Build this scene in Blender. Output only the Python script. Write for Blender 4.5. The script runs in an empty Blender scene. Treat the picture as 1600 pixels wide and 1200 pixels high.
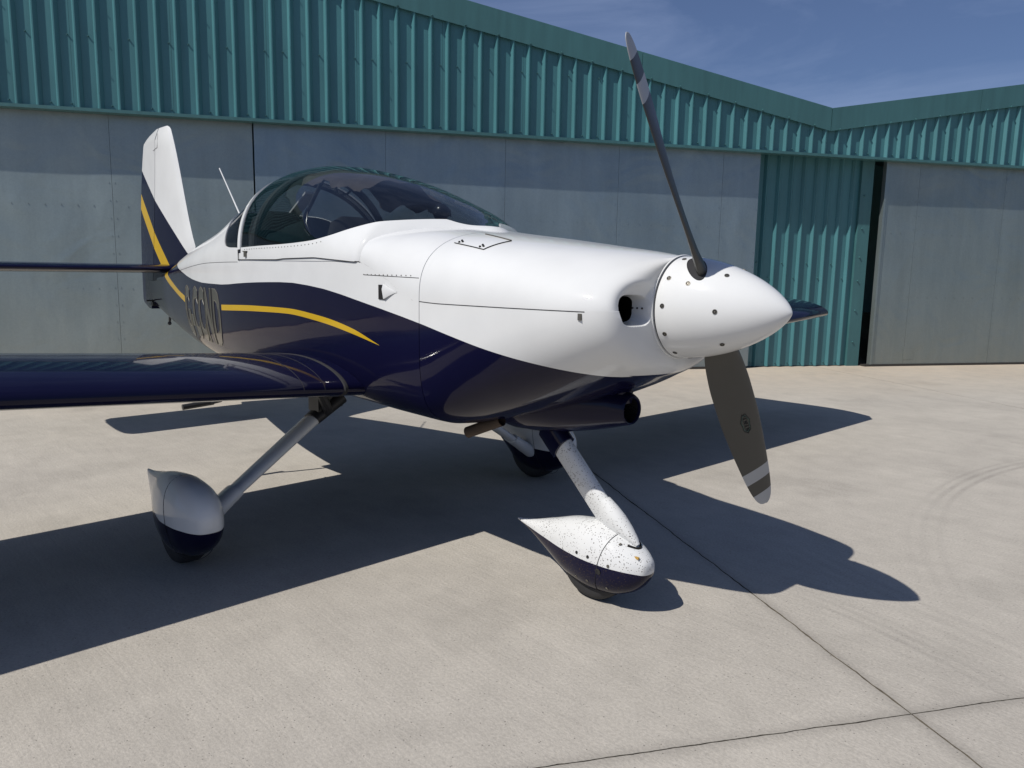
import bpy, bmesh, math, random
import numpy as np
from mathutils import Vector, Matrix
random.seed(7)
R = math.radians
sc = bpy.context.scene
col = sc.collection

# ------------------------------------------------------------------ camera
CAM = Vector((1.1037, -2.2144, 1.2683))
yaw, pitch, roll, FPX = R(136.6154), R(8.4532), R(1.0133), 1184.85
F0 = Vector((math.cos(yaw), math.sin(yaw), 0)); R0 = Vector((math.sin(yaw), -math.cos(yaw), 0))
FW = F0*math.cos(pitch) + Vector((0, 0, -math.sin(pitch)))
UP = F0*math.sin(pitch) + Vector((0, 0, math.cos(pitch)))
RX = R0*math.cos(roll) + UP*math.sin(roll); UY = -R0*math.sin(roll) + UP*math.cos(roll)
cd = bpy.data.cameras.new('camera'); cam = bpy.data.objects.new('camera', cd); col.objects.link(cam)
m = Matrix((RX, UY, -FW)).transposed().to_4x4(); m.translation = CAM
cam.matrix_world = m
cd.sensor_width = 36; cd.lens = FPX/1600*36; cd.clip_start = .05; cd.clip_end = 1000
sc.camera = cam
# ------------------------------------------------------------------ world, sun
SUNV = Vector((-.1268, -.8167, 1)).normalized()
w = bpy.data.worlds.new('World'); sc.world = w; w.use_nodes = True
nt = w.node_tree; nt.nodes.clear()
def wn(t, **k):
    n = nt.nodes.new(t)
    for a, b in k.items(): setattr(n, a, b)
    return n
sky = wn('ShaderNodeTexSky', sky_type='NISHITA', sun_disc=False)
sky.sun_elevation = math.asin(SUNV.z); sky.sun_rotation = math.atan2(SUNV.x, SUNV.y)
sky.air_density = 1.0; sky.dust_density = .6; sky.ozone_density = 4.5
bg = wn('ShaderNodeBackground'); bg.inputs[1].default_value = .049
out = wn('ShaderNodeOutputWorld')
tc = wn('ShaderNodeTexCoord'); mp = wn('ShaderNodeMapping'); mp.inputs['Scale'].default_value = (1.2, 3.2, 7.5); mp.inputs['Rotation'].default_value = (0, R(12), R(25))
nz = wn('ShaderNodeTexNoise'); nz.inputs['Scale'].default_value = 1.6; nz.inputs['Detail'].default_value = 7; nz.inputs['Roughness'].default_value = .62; nz.inputs['Distortion'].default_value = .6
rp = wn('ShaderNodeValToRGB'); rp.color_ramp.elements[0].position = .42; rp.color_ramp.elements[0].color = (.08, .08, .08, 1)
rp.color_ramp.elements[1].position = .9; rp.color_ramp.elements[1].color = (.42, .42, .42, 1)
mx = wn('ShaderNodeMixRGB'); mx.inputs[2].default_value = (7.6, 9.4, 14.0, 1)
nt.links.new(tc.outputs['Generated'], mp.inputs[0]); nt.links.new(mp.outputs[0], nz.inputs[0]); nt.links.new(nz.outputs[0], rp.inputs[0])
tn = wn('ShaderNodeMixRGB', blend_type='MULTIPLY'); tn.inputs[0].default_value = 1; tn.inputs[2].default_value = (1.0, 1.06, 1.30, 1)
nt.links.new(sky.outputs[0], tn.inputs[1]); nt.links.new(rp.outputs[0], mx.inputs[0]); nt.links.new(tn.outputs[0], mx.inputs[1]); nt.links.new(mx.outputs[0], bg.inputs[0]); nt.links.new(bg.outputs[0], out.inputs[0])
sd = bpy.data.lights.new('sun', 'SUN'); sd.energy = 4.45; sd.angle = R(.5); sd.color = (1, .955, .885)
so = bpy.data.objects.new('sun', sd); col.objects.link(so)
so.rotation_euler = SUNV.to_track_quat('Z', 'Y').to_euler()
vs = sc.view_settings; vs.view_transform = 'Standard'; vs.look = 'None'; vs.exposure = 0; vs.gamma = 1

# ------------------------------------------------------------------ helpers
def link(o, parent=None):
    col.objects.link(o)
    if parent is not None: o.parent = parent
    return o
def tag(o, label=None, cat=None, group=None, kind=None):
    for k, v in (('label', label), ('category', cat), ('group', group), ('kind', kind)):
        if v: o[k] = v
    return o
def empty(name, loc=(0, 0, 0)):
    o = bpy.data.objects.new(name, None); o.location = loc; o.empty_display_size = .2; col.objects.link(o); return o
def obj(name, verts, faces, mat, parent=None, smooth=True, ang=32, mats=None, fm=None):
    me = bpy.data.meshes.new(name); me.from_pydata([tuple(map(float, v)) for v in verts], [], faces); me.validate(); me.update()
    for mm in (mats or [mat]): me.materials.append(mm)
    if fm:
        for p, i in zip(me.polygons, fm): p.material_index = i
    if smooth:
        me.shade_smooth(); me.set_sharp_from_angle(angle=R(ang))
    return link(bpy.data.objects.new(name, me), parent)
def fixn(o):
    bm = bmesh.new(); bm.from_mesh(o.data); bmesh.ops.recalc_face_normals(bm, faces=bm.faces); bm.to_mesh(o.data); bm.free(); return o
def tab(T):
    T = sorted(T); xs = np.array([t[0] for t in T], float); ys = np.array([t[1] for t in T], float)
    h = np.diff(xs); d = np.diff(ys)/h; m = np.zeros(len(xs)); m[0] = d[0]; m[-1] = d[-1]
    for i in range(1, len(xs)-1):
        if d[i-1]*d[i] > 0:
            w1 = 2*h[i]+h[i-1]; w2 = h[i]+2*h[i-1]; m[i] = (w1+w2)/(w1/d[i-1]+w2/d[i])
    def f(x):
        x = min(max(x, xs[0]), xs[-1]); i = min(max(int(np.searchsorted(xs, x))-1, 0), len(xs)-2)
        t = (x-xs[i])/h[i]
        return ((1+2*t)*(1-t)**2)*ys[i]+t*(1-t)**2*h[i]*m[i]+t*t*(3-2*t)*ys[i+1]+t*t*(t-1)*h[i]*m[i+1]
    return f
def lin(a, b, n): return [a+(b-a)*i/(n-1) for i in range(n)]
def grid(rows, close_v=False, close_u=False):
    nu, nv = len(rows), len(rows[0]); V = [p for r in rows for p in r]; Fc = []
    for i in range(nu if close_u else nu-1):
        for j in range(nv if close_v else nv-1):
            a = i*nv+j; b = i*nv+(j+1) % nv; c = ((i+1) % nu)*nv+(j+1) % nv; d = ((i+1) % nu)*nv+j
            Fc.append((a, b, c, d))
    return V, Fc
def boxv(a, b):
    (x0, y0, z0), (x1, y1, z1) = a, b
    V = [(x0, y0, z0), (x1, y0, z0), (x1, y1, z0), (x0, y1, z0), (x0, y0, z1), (x1, y0, z1), (x1, y1, z1), (x0, y1, z1)]
    return V, [(0, 3, 2, 1), (4, 5, 6, 7), (0, 1, 5, 4), (1, 2, 6, 5), (2, 3, 7, 6), (3, 0, 4, 7)]
class MB:
    def __init__(s): s.v = []; s.f = []
    def add(s, V, Fc):
        n = len(s.v); s.v += [tuple(v) for v in V]; s.f += [tuple(i+n for i in f) for f in Fc]; return s
    def box(s, a, b, M=None):
        V, Fc = boxv(a, b)
        if M: V = [M @ Vector(v) for v in V]
        return s.add(V, Fc)
    def tube(s, pts, r, n=8, caps=True):
        pts = [Vector(p) for p in pts]; rr = r if isinstance(r, (list, tuple)) else [r]*len(pts); rows = []
        up = Vector((.31, .2, .93)).normalized()
        for i, p in enumerate(pts):
            d = (pts[min(i+1, len(pts)-1)]-pts[max(i-1, 0)]).normalized()
            a = d.cross(up).normalized(); b = d.cross(a)
            rows.append([p+(a*math.cos(2*math.pi*k/n)+b*math.sin(2*math.pi*k/n))*rr[i] for k in range(n)])
        V, Fc = grid(rows, close_v=True)
        if caps: Fc += [tuple(range(n))[::-1], tuple(range(len(V)-n, len(V)))]
        return s.add(V, Fc)
    def sphere(s, c, r, nu=10, nv=14):
        rows = [[Vector(c)+Vector((r*math.sin(t)*math.cos(a), r*math.sin(t)*math.sin(a), r*math.cos(t))) for a in [2*math.pi*k/nv for k in range(nv)]] for t in [math.pi*i/nu for i in range(nu+1)]]
        V, Fc = grid(rows, close_v=True); return s.add(V, Fc)
    def build(s, name, mat, parent=None, smooth=True, ang=32): return fixn(obj(name, s.v, s.f, mat, parent, smooth, ang))

# ------------------------------------------------------------------ materials
def newmat(name):
    m = bpy.data.materials.new(name); m.use_nodes = True; t = m.node_tree
    return m, t, t.nodes['Principled BSDF']
def N(t, ty, ins=None, **k):
    n = t.nodes.new(ty)
    for a, b in k.items(): setattr(n, a, b)
    for a, b in (ins or {}).items():
        if hasattr(b, 'is_output'): t.links.new(b, n.inputs[a])
        else: n.inputs[a].default_value = b
    return n
def simple(name, c, rough=.5, metal=0, coat=0, bump=0, bscale=200, var=.06, vscale=8):
    m, t, b = newmat(name)
    tc = N(t, 'ShaderNodeTexCoord')
    no = N(t, 'ShaderNodeTexNoise', {'Vector': tc.outputs['Object'], 'Scale': vscale, 'Detail': 6.})
    mr = N(t, 'ShaderNodeMapRange', {'Value': no.outputs[0], 'From Min': .3, 'From Max': .7, 'To Min': 1-var, 'To Max': 1+var})
    mu = N(t, 'ShaderNodeVectorMath', {0: (c[0], c[1], c[2]), 'Scale': mr.outputs[0]}, operation='SCALE')
    t.links.new(mu.outputs[0], b.inputs['Base Color'])
    r2 = N(t, 'ShaderNodeMapRange', {'Value': no.outputs[0], 'From Min': .3, 'From Max': .7, 'To Min': rough*.85, 'To Max': min(1, rough*1.15)})
    t.links.new(r2.outputs[0], b.inputs['Roughness'])
    b.inputs['Metallic'].default_value = metal; b.inputs['Coat Weight'].default_value = coat; b.inputs['Coat Roughness'].default_value = .04
    if bump:
        n2 = N(t, 'ShaderNodeTexNoise', {'Vector': tc.outputs['Object'], 'Scale': bscale, 'Detail': 3.})
        bp = N(t, 'ShaderNodeBump', {'Height': n2.outputs[0], 'Strength': bump, 'Distance': .002})
        t.links.new(bp.outputs[0], b.inputs['Normal'])
    return m
WHITE = (.635, .645, .645); NAVY = (.0045, .0046, .0225); YEL = (.53, .335, .014)
def paintbase(t, b, colsock, dirt=0.0, speck=0.0, rough=.16):
    tc = N(t, 'ShaderNodeTexCoord')
    no = N(t, 'ShaderNodeTexNoise', {'Vector': tc.outputs['Object'], 'Scale': 5., 'Detail': 6.})
    mr = N(t, 'ShaderNodeMapRange', {'Value': no.outputs[0], 'From Min': .3, 'From Max': .7, 'To Min': .96, 'To Max': 1.03})
    mu = N(t, 'ShaderNodeVectorMath', {0: colsock, 'Scale': mr.outputs[0]}, operation='SCALE'); cs = mu.outputs[0]
    if speck:
        for scl, th, amt in ((150., .105, .85), (70., .075, .7)):
            vo = N(t, 'ShaderNodeTexVoronoi', {'Vector': tc.outputs['Object'], 'Scale': scl})
            n3 = N(t, 'ShaderNodeTexNoise', {'Vector': tc.outputs['Object'], 'Scale': 9., 'Detail': 2.})
            th2 = N(t, 'ShaderNodeMath', {0: n3.outputs[0], 1: th*4.6*speck}, operation='MULTIPLY')
            lt = N(t, 'ShaderNodeMath', {0: vo.outputs['Distance'], 1: th2.outputs[0]}, operation='LESS_THAN')
            cr = N(t, 'ShaderNodeSeparateColor', {0: vo.outputs['Color']})
            g = N(t, 'ShaderNodeMath', {0: cr.outputs[0], 1: .45}, operation='GREATER_THAN')
            ml = N(t, 'ShaderNodeMath', {0: lt.outputs[0], 1: g.outputs[0]}, operation='MULTIPLY')
            ml2 = N(t, 'ShaderNodeMath', {0: ml.outputs[0], 1: amt}, operation='MULTIPLY')
            mxx = N(t, 'ShaderNodeMix', {0: ml2.outputs[0], 6: cs, 7: (.05, .035, .025, 1)}, data_type='RGBA'); cs = mxx.outputs[2]
    t.links.new(cs, b.inputs['Base Color'])
    b.inputs['Roughness'].default_value = rough+.14; b.inputs['Specular IOR Level'].default_value = .02; b.inputs['Coat Weight'].default_value = .8; b.inputs['Coat IOR'].default_value = 1.34;
    nw = N(t, 'ShaderNodeTexNoise', {'Vector': tc.outputs['Object'], 'Scale': 4.5, 'Detail': 1.5}); bw = N(t, 'ShaderNodeBump', {'Height': nw.outputs[0], 'Strength': .12, 'Distance': .012}); t.links.new(bw.outputs[0], b.inputs['Coat Normal']); b.inputs['Coat Roughness'].default_value = .03
    r3 = N(t, 'ShaderNodeMapRange', {'Value': no.outputs[0], 'From Min': .3, 'From Max': .75, 'To Min': .02, 'To Max': .09})
    t.links.new(r3.outputs[0], b.inputs['Coat Roughness'])
def curve(t, sock, pts, lo, hi, vlo, vhi):
    """float curve: pts of (x, value)"""
    mr = N(t, 'ShaderNodeMapRange', {'Value': sock, 'From Min': lo, 'From Max': hi})
    fc = t.nodes.new('ShaderNodeFloatCurve'); c = fc.mapping.curves[0]; fc.mapping.use_clip = True
    P = sorted(((x-lo)/(hi-lo), (v-vlo)/(vhi-vlo)) for x, v in pts)
    f = tab(P); P = [(x, f(x)) for x in lin(P[0][0], P[-1][0], 40)]
    c.points[0].location = P[0]; c.points[1].location = P[-1]
    for p in P[1:-1]: c.points.new(*p)
    for p in c.points: p.handle_type = 'VECTOR'
    fc.mapping.update(); t.links.new(mr.outputs[0], fc.inputs[1])
    m2 = N(t, 'ShaderNodeMapRange', {'Value': fc.outputs[0], 'To Min': vlo, 'To Max': vhi}); return m2.outputs[0]
def between(t, v, a, b):
    g = N(t, 'ShaderNodeMath', {0: v, 1: a}, operation='GREATER_THAN'); l = N(t, 'ShaderNodeMath', {0: v, 1: b}, operation='LESS_THAN')
    return N(t, 'ShaderNodeMath', {0: g.outputs[0], 1: l.outputs[0]}, operation='MULTIPLY').outputs[0]
def livery(name, bound, stripes=(), speck=0):
    m, t, b = newmat(name); tc = N(t, 'ShaderNodeTexCoord'); s = N(t, 'ShaderNodeSeparateXYZ', {0: tc.outputs['Object']})
    x, z = s.outputs[0], s.outputs[2]
    lo, hi = bound[0][0]-.02, bound[-1][0]+.02
    bz = curve(t, x, bound, lo, hi, 0, 2.5)
    g = N(t, 'ShaderNodeMath', {0: z, 1: bz}, operation='GREATER_THAN').outputs[0]
    cs = N(t, 'ShaderNodeMix', {0: g, 6: (*NAVY, 1), 7: (*WHITE, 1)}, data_type='RGBA').outputs[2]
    for up, dn in stripes:
        lo, hi = max(up[0][0], dn[0][0]), min(up[-1][0], dn[-1][0])
        a = curve(t, x, dn, lo-.001, hi+.001, 0, 2.5); c = curve(t, x, up, lo-.001, hi+.001, 0, 2.5)
        k = N(t, 'ShaderNodeMath', {0: between(t, z, a, c), 1: between(t, x, lo, hi)}, operation='MULTIPLY').outputs[0]
        cs = N(t, 'ShaderNodeMix', {0: k, 6: cs, 7: (*YEL, 1)}, data_type='RGBA').outputs[2]
    paintbase(t, b, cs, speck=speck); return m
M = {}
BOUND = [(-5.90, 1.6), (-5.0, 1.6), (-4.72, 1.42), (-4.60, 1.325), (-4.45, 1.268), (-4.2, 1.222), (-3.9, 1.183), (-3.55, 1.165), (-3.21, 1.165), (-2.9, 1.179), (-2.64, 1.190), (-2.26, 1.198), (-1.956, 1.18), (-1.643, 1.136), (-1.242, 1.067), (-.92, 1.0), (-.62, .942), (-.5, .92), (-.36, .925)]
SUP = [(-3.22, 1.050), (-2.655, 1.070), (-2.27, 1.075), (-1.962, 1.056), (-1.70, 1.018), (-1.50, .962)]
SDN = [(-3.22, 1.018), (-2.655, 1.041), (-2.27, 1.049), (-1.962, 1.029), (-1.70, .995), (-1.50, .961)]
TUP = [(-5.05, 1.26), (-4.85, 1.20), (-4.6, 1.140), (-4.4, 1.10), (-4.18, 1.066)]
TDN = [(-5.05, 1.20), (-4.85, 1.145), (-4.6, 1.095), (-4.4, 1.058), (-4.18, 1.022)]
M['hull'] = livery('hull_paint', BOUND, [(SUP, SDN), (TUP, TDN)])
m_, t_, b_ = newmat('white_paint'); rgb = N(t_, 'ShaderNodeRGB'); rgb.outputs[0].default_value = (*WHITE, 1); paintbase(t_, b_, rgb.outputs[0]); M['white'] = m_
m_, t_, b_ = newmat('white_paint_speckled'); rgb = N(t_, 'ShaderNodeRGB'); rgb.outputs[0].default_value = (*WHITE, 1); paintbase(t_, b_, rgb.outputs[0], speck=1.0); M['whitespk'] = m_
m_, t_, b_ = newmat('navy_paint'); rgb = N(t_, 'ShaderNodeRGB'); rgb.outputs[0].default_value = (*NAVY, 1); paintbase(t_, b_, rgb.outputs[0]); M['navy'] = m_
M['black'] = simple('black_void', (.006, .006, .006), .9)
M['seam'] = simple('seam_shadow_gap', (.02, .02, .022), .9)
M['rubber'] = simple('tyre_rubber', (.022, .022, .024), .75, bump=.5, bscale=90)
M['blackmetal'] = simple('black_bracket', (.02, .02, .022), .45)
M['blackplastic'] = simple('black_plastic', (.012, .012, .014), .25)
M['screw'] = simple('screw_steel', (.16, .15, .13), .45, metal=.7)
M['screwdark'] = simple('screw_recess', (.012, .012, .012), .85)
M['exhaust'] = simple('exhaust_steel', (.065, .045, .032), .7, metal=.3, var=.25, vscale=20)
M['blade'] = simple('blade_olive_grey', (.052, .050, .043), .42, var=.05)
M['bladeband'] = simple('blade_band_grey', (.36, .37, .38), .45, var=.05)
M['emblem'] = simple('emblem_black', (.01, .012, .012), .5)
M['emblemg'] = simple('emblem_green', (.06, .14, .12), .5)
M['fabric'] = simple('seat_fabric', (.018, .020, .024), .85, bump=.4, bscale=400)
M['shade'] = simple('sunshade_cloth', (.10, .085, .08), .9, bump=.3, bscale=120, var=.2, vscale=14)
M['interior'] = simple('cabin_trim', (.045, .05, .055), .7)
M['rail'] = simple('dark_steel', (.05, .045, .04), .6, metal=.3)
m_, t_, b_ = newmat('registration_vinyl'); b_.inputs['Base Color'].default_value = (.055, .049, .036, 1); b_.inputs['Roughness'].default_value = .3; b_.inputs['Coat Weight'].default_value = .6; M['vinyl'] = m_
m_, t_, b_ = newmat('registration_outline'); b_.inputs['Base Color'].default_value = (.15, .138, .10, 1); b_.inputs['Roughness'].default_value = .3; b_.inputs['Coat Weight'].default_value = .6; M['vinyl2'] = m_
# tinted acrylic
m_, t_, b_ = newmat('tinted_acrylic'); t_.nodes.remove(b_); o_ = t_.nodes['Material Output']
tr = N(t_, 'ShaderNodeBsdfTransparent', {0: (.54, .565, .57, 1)}); gl = N(t_, 'ShaderNodeBsdfGlossy', {0: (1, 1, 1, 1), 'Roughness': .015})
gm_ = N(t_, 'ShaderNodeNewGeometry'); io_ = N(t_, 'ShaderNodeMapRange', {'Value': gm_.outputs['Backfacing'], 'To Min': 1.45, 'To Max': 1/1.45}); fr = N(t_, 'ShaderNodeFresnel', {0: io_.outputs[0]}); mxs = N(t_, 'ShaderNodeMixShader', {0: fr.outputs[0], 1: tr.outputs[0], 2: gl.outputs[0]})
t_.links.new(mxs.outputs[0], o_.inputs[0]); M['glass'] = m_

# concrete
def concrete(name, seed):
    m, t, b = newmat(name); g = N(t, 'ShaderNodeNewGeometry'); P = g.outputs['Position']
    big = N(t, 'ShaderNodeTexNoise', {'Vector': P, 'Scale': .7, 'Detail': 8., 'Roughness': .6, 'Distortion': .5})
    mid = N(t, 'ShaderNodeTexNoise', {'Vector': P, 'Scale': 6., 'Detail': 8., 'Roughness': .65})
    # brushed streaks along the slab
    mp = N(t, 'ShaderNodeMapping', {0: P}); mp.inputs['Rotation'].default_value = (0, 0, R(-60.6-8)); mp.inputs['Scale'].default_value = (1.3, 11, 1)
    st = N(t, 'ShaderNodeTexNoise', {'Vector': mp.outputs[0], 'Scale': 2.2, 'Detail': 7., 'Roughness': .6, 'Distortion': .8})
    fine = N(t, 'ShaderNodeTexNoise', {'Vector': P, 'Scale': 95., 'Detail': 4., 'Roughness': .7})
    r1 = N(t, 'ShaderNodeValToRGB', {0: big.outputs[0]}); e = r1.color_ramp.elements
    e[0].position = .3; e[0].color = (.368, .342, .303, 1); e[1].position = .7; e[1].color = (.450, .419, .368, 1)
    c = r1.outputs[0]
    def mul(c, sock, a, bb, lo=.3, hi=.7):
        mr = N(t, 'ShaderNodeMapRange', {'Value': sock, 'From Min': lo, 'From Max': hi, 'To Min': a, 'To Max': bb})
        return N(t, 'ShaderNodeVectorMath', {0: c, 'Scale': mr.outputs[0]}, operation='SCALE').outputs[0]
    c = mul(c, mid.outputs[0], .93, 1.07); c = mul(c, st.outputs[0], .965, 1.03); c = mul(c, fine.outputs[0], .85, 1.14)
    # pits and small stones
    vo = N(t, 'ShaderNodeTexVoronoi', {'Vector': P, 'Scale': 75.}); lt = N(t, 'ShaderNodeMapRange', {'Value': vo.outputs['Distance'], 'From Min': .10, 'From Max': .20, 'To Min': .5, 'To Max': 1.})
    sep = N(t, 'ShaderNodeSeparateColor', {0: vo.outputs['Color']}); gt = N(t, 'ShaderNodeMath', {0: sep.outputs[0], 1: .80}, operation='GREATER_THAN')
    pit = N(t, 'ShaderNodeMix', {0: gt.outputs[0], 2: 1., 3: lt.outputs[0]}, data_type='FLOAT').outputs[0]
    c = N(t, 'ShaderNodeVectorMath', {0: c, 'Scale': pit}, operation='SCALE').outputs[0]
    # stains: sparse darker patches
    sn = N(t, 'ShaderNodeTexNoise', {'Vector': P, 'Scale': 1.7, 'Detail': 5., 'W': seed}, noise_dimensions='4D')
    c = mul(c, sn.outputs[0], 1.0, .86, .56, .74)
    # warm dust near the hangar wall (rust and soil washed to the wall foot)
    dp = N(t, 'ShaderNodeVectorMath', {0: P, 1: (-.8712, .4909, 0)}, operation='DOT_PRODUCT')
    wm = N(t, 'ShaderNodeMapRange', {'Value': dp.outputs['Value'], 'From Min': 4.6, 'From Max': 7.3, 'To Min': 0., 'To Max': .75})
    wm2 = N(t, 'ShaderNodeMath', {0: wm.outputs[0], 1: mid.outputs[0]}, operation='MULTIPLY')
    c = N(t, 'ShaderNodeMix', {0: wm2.outputs[0], 6: c, 7: (.52, .40, .27, 1)}, data_type='RGBA').outputs[2]
    # grime soaked into the slab edges along the joints
    for ax, off_, per in (((.4909, .8712, 0), .27, 5.1), ((-.8712, .4909, 0), -.33, 60.)):
        dj = N(t, 'ShaderNodeVectorMath', {0: P, 1: ax}, operation='DOT_PRODUCT'); sj = N(t, 'ShaderNodeMath', {0: dj.outputs['Value'], 1: off_}, operation='SUBTRACT')
        pj = N(t, 'ShaderNodeMath', {0: sj.outputs[0], 1: per}, operation='PINGPONG') if False else N(t, 'ShaderNodeMath', {0: sj.outputs[0]}, operation='ABSOLUTE')
        ej = N(t, 'ShaderNodeMath', {0: pj.outputs[0], 1: N(t, 'ShaderNodeMath', {0: mid.outputs[0], 1: .09}, operation='MULTIPLY').outputs[0]}, operation='SUBTRACT')
        hj = N(t, 'ShaderNodeMapRange', {'Value': ej.outputs[0], 'From Min': -.045, 'From Max': .0, 'To Min': .80, 'To Max': 1.})
        c = N(t, 'ShaderNodeVectorMath', {0: c, 'Scale': hj.outputs[0]}, operation='SCALE').outputs[0]
    # tyre scuffs: circular arcs
    for (cx, cy, r, wd, a0, amt, ext) in ARCS:
        off = N(t, 'ShaderNodeVectorMath', {0: P, 1: (cx, cy, 0)}, operation='SUBTRACT'); ln = N(t, 'ShaderNodeVectorMath', {0: off.outputs[0]}, operation='LENGTH')
        d = N(t, 'ShaderNodeMath', {0: ln.outputs['Value'], 1: r}, operation='SUBTRACT'); ad = N(t, 'ShaderNodeMath', {0: d.outputs[0]}, operation='ABSOLUTE')
        band = N(t, 'ShaderNodeMapRange', {'Value': ad.outputs[0], 'From Min': wd*.6, 'From Max': wd, 'To Min': 1., 'To Max': 0.})
        wv = N(t, 'ShaderNodeMath', {0: d.outputs[0], 1: 2*math.pi/(wd*.62)}, operation='MULTIPLY'); sn_ = N(t, 'ShaderNodeMath', {0: wv.outputs[0]}, operation='SINE')
        s2 = N(t, 'ShaderNodeMapRange', {'Value': sn_.outputs[0], 'From Min': -.6, 'From Max': .8, 'To Min': .1, 'To Max': 1.})
        dl = N(t, 'ShaderNodeVectorMath', {0: P, 1: a0}, operation='DISTANCE'); fd = N(t, 'ShaderNodeMapRange', {'Value': dl.outputs['Value'], 'From Min': ext*.45, 'From Max': ext, 'To Min': 1., 'To Max': 0.})
        k = N(t, 'ShaderNodeMath', {0: band.outputs[0], 1: s2.outputs[0]}, operation='MULTIPLY'); k = N(t, 'ShaderNodeMath', {0: k.outputs[0], 1: fd.outputs[0]}, operation='MULTIPLY')
        k = N(t, 'ShaderNodeMath', {0: k.outputs[0], 1: amt}, operation='MULTIPLY'); nb = N(t, 'ShaderNodeMapRange', {'Value': mid.outputs[0], 'From Min': .38, 'From Max': .6, 'To Min': .35, 'To Max': 1.15}); k = N(t, 'ShaderNodeMath', {0: k.outputs[0], 1: nb.outputs[0]}, operation='MULTIPLY')
        c = N(t, 'ShaderNodeMix', {0: k.outputs[0], 6: c, 7: (.14, .13, .12, 1)}, data_type='RGBA').outputs[2]
    t.links.new(c, b.inputs['Base Color']); b.inputs['Roughness'].default_value = .88; b.inputs['Specular IOR Level'].default_value = .25
    hs = N(t, 'ShaderNodeMath', {0: fine.outputs[0], 1: pit}, operation='ADD'); hs = N(t, 'ShaderNodeMath', {0: hs.outputs[0], 1: st.outputs[0]}, operation='ADD')
    bp = N(t, 'ShaderNodeBump', {'Height': hs.outputs[0], 'Strength': .55, 'Distance': .004}); t.links.new(bp.outputs[0], b.inputs['Normal'])
    return m
ARCS = [(3.58, 3.02, 3.885, .10, (-.24, 3.3, 0), .30, 1.0), (3.58, 3.02, 3.885, .12, (-.05, 1.7, 0), .09, 1.1), (-.6, -2.4, 3.08, .09, (.23, .56, 0), .20, .5), (2.2, 6.4, 5.9, .12, (.1, .9, 0), .12, .8)]
M['concrete'] = concrete('weathered_concrete', 1.3)
M['ground'] = simple('joint_filler_dirt', (.14, .122, .095), .95, bump=.6, bscale=60, var=.3, vscale=30)

# painted steel cladding
def cladding(name, c, rough=.38):
    m, t, b = newmat(name); g = N(t, 'ShaderNodeNewGeometry'); mp = N(t, 'ShaderNodeMapping', {0: g.outputs['Position']}); mp.inputs['Scale'].default_value = (6, 6, .7)
    n1 = N(t, 'ShaderNodeTexNoise', {'Vector': mp.outputs[0], 'Scale': 2., 'Detail': 6.}); n2 = N(t, 'ShaderNodeTexNoise', {'Vector': g.outputs['Position'], 'Scale': .6, 'Detail': 4.})
    a = N(t, 'ShaderNodeMath', {0: n1.outputs[0], 1: n2.outputs[0]}, operation='ADD')
    r = N(t, 'ShaderNodeValToRGB', {0: N(t, 'ShaderNodeMath', {0: a.outputs[0], 1: .5}, operation='MULTIPLY').outputs[0]}); e = r.color_ramp.elements
    e[0].position = .35; e[0].color = (*[x*.86 for x in c], 1); e[1].position = .65; e[1].color = (*[x*1.12 for x in c], 1)
    t.links.new(r.outputs[0], b.inputs['Base Color']); b.inputs['Roughness'].default_value = rough
    return m
M['teal'] = cladding('teal_cladding', (.058, .178, .198)); M['tealtrim'] = cladding('teal_trim', (.050, .142, .150), .45)
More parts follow.
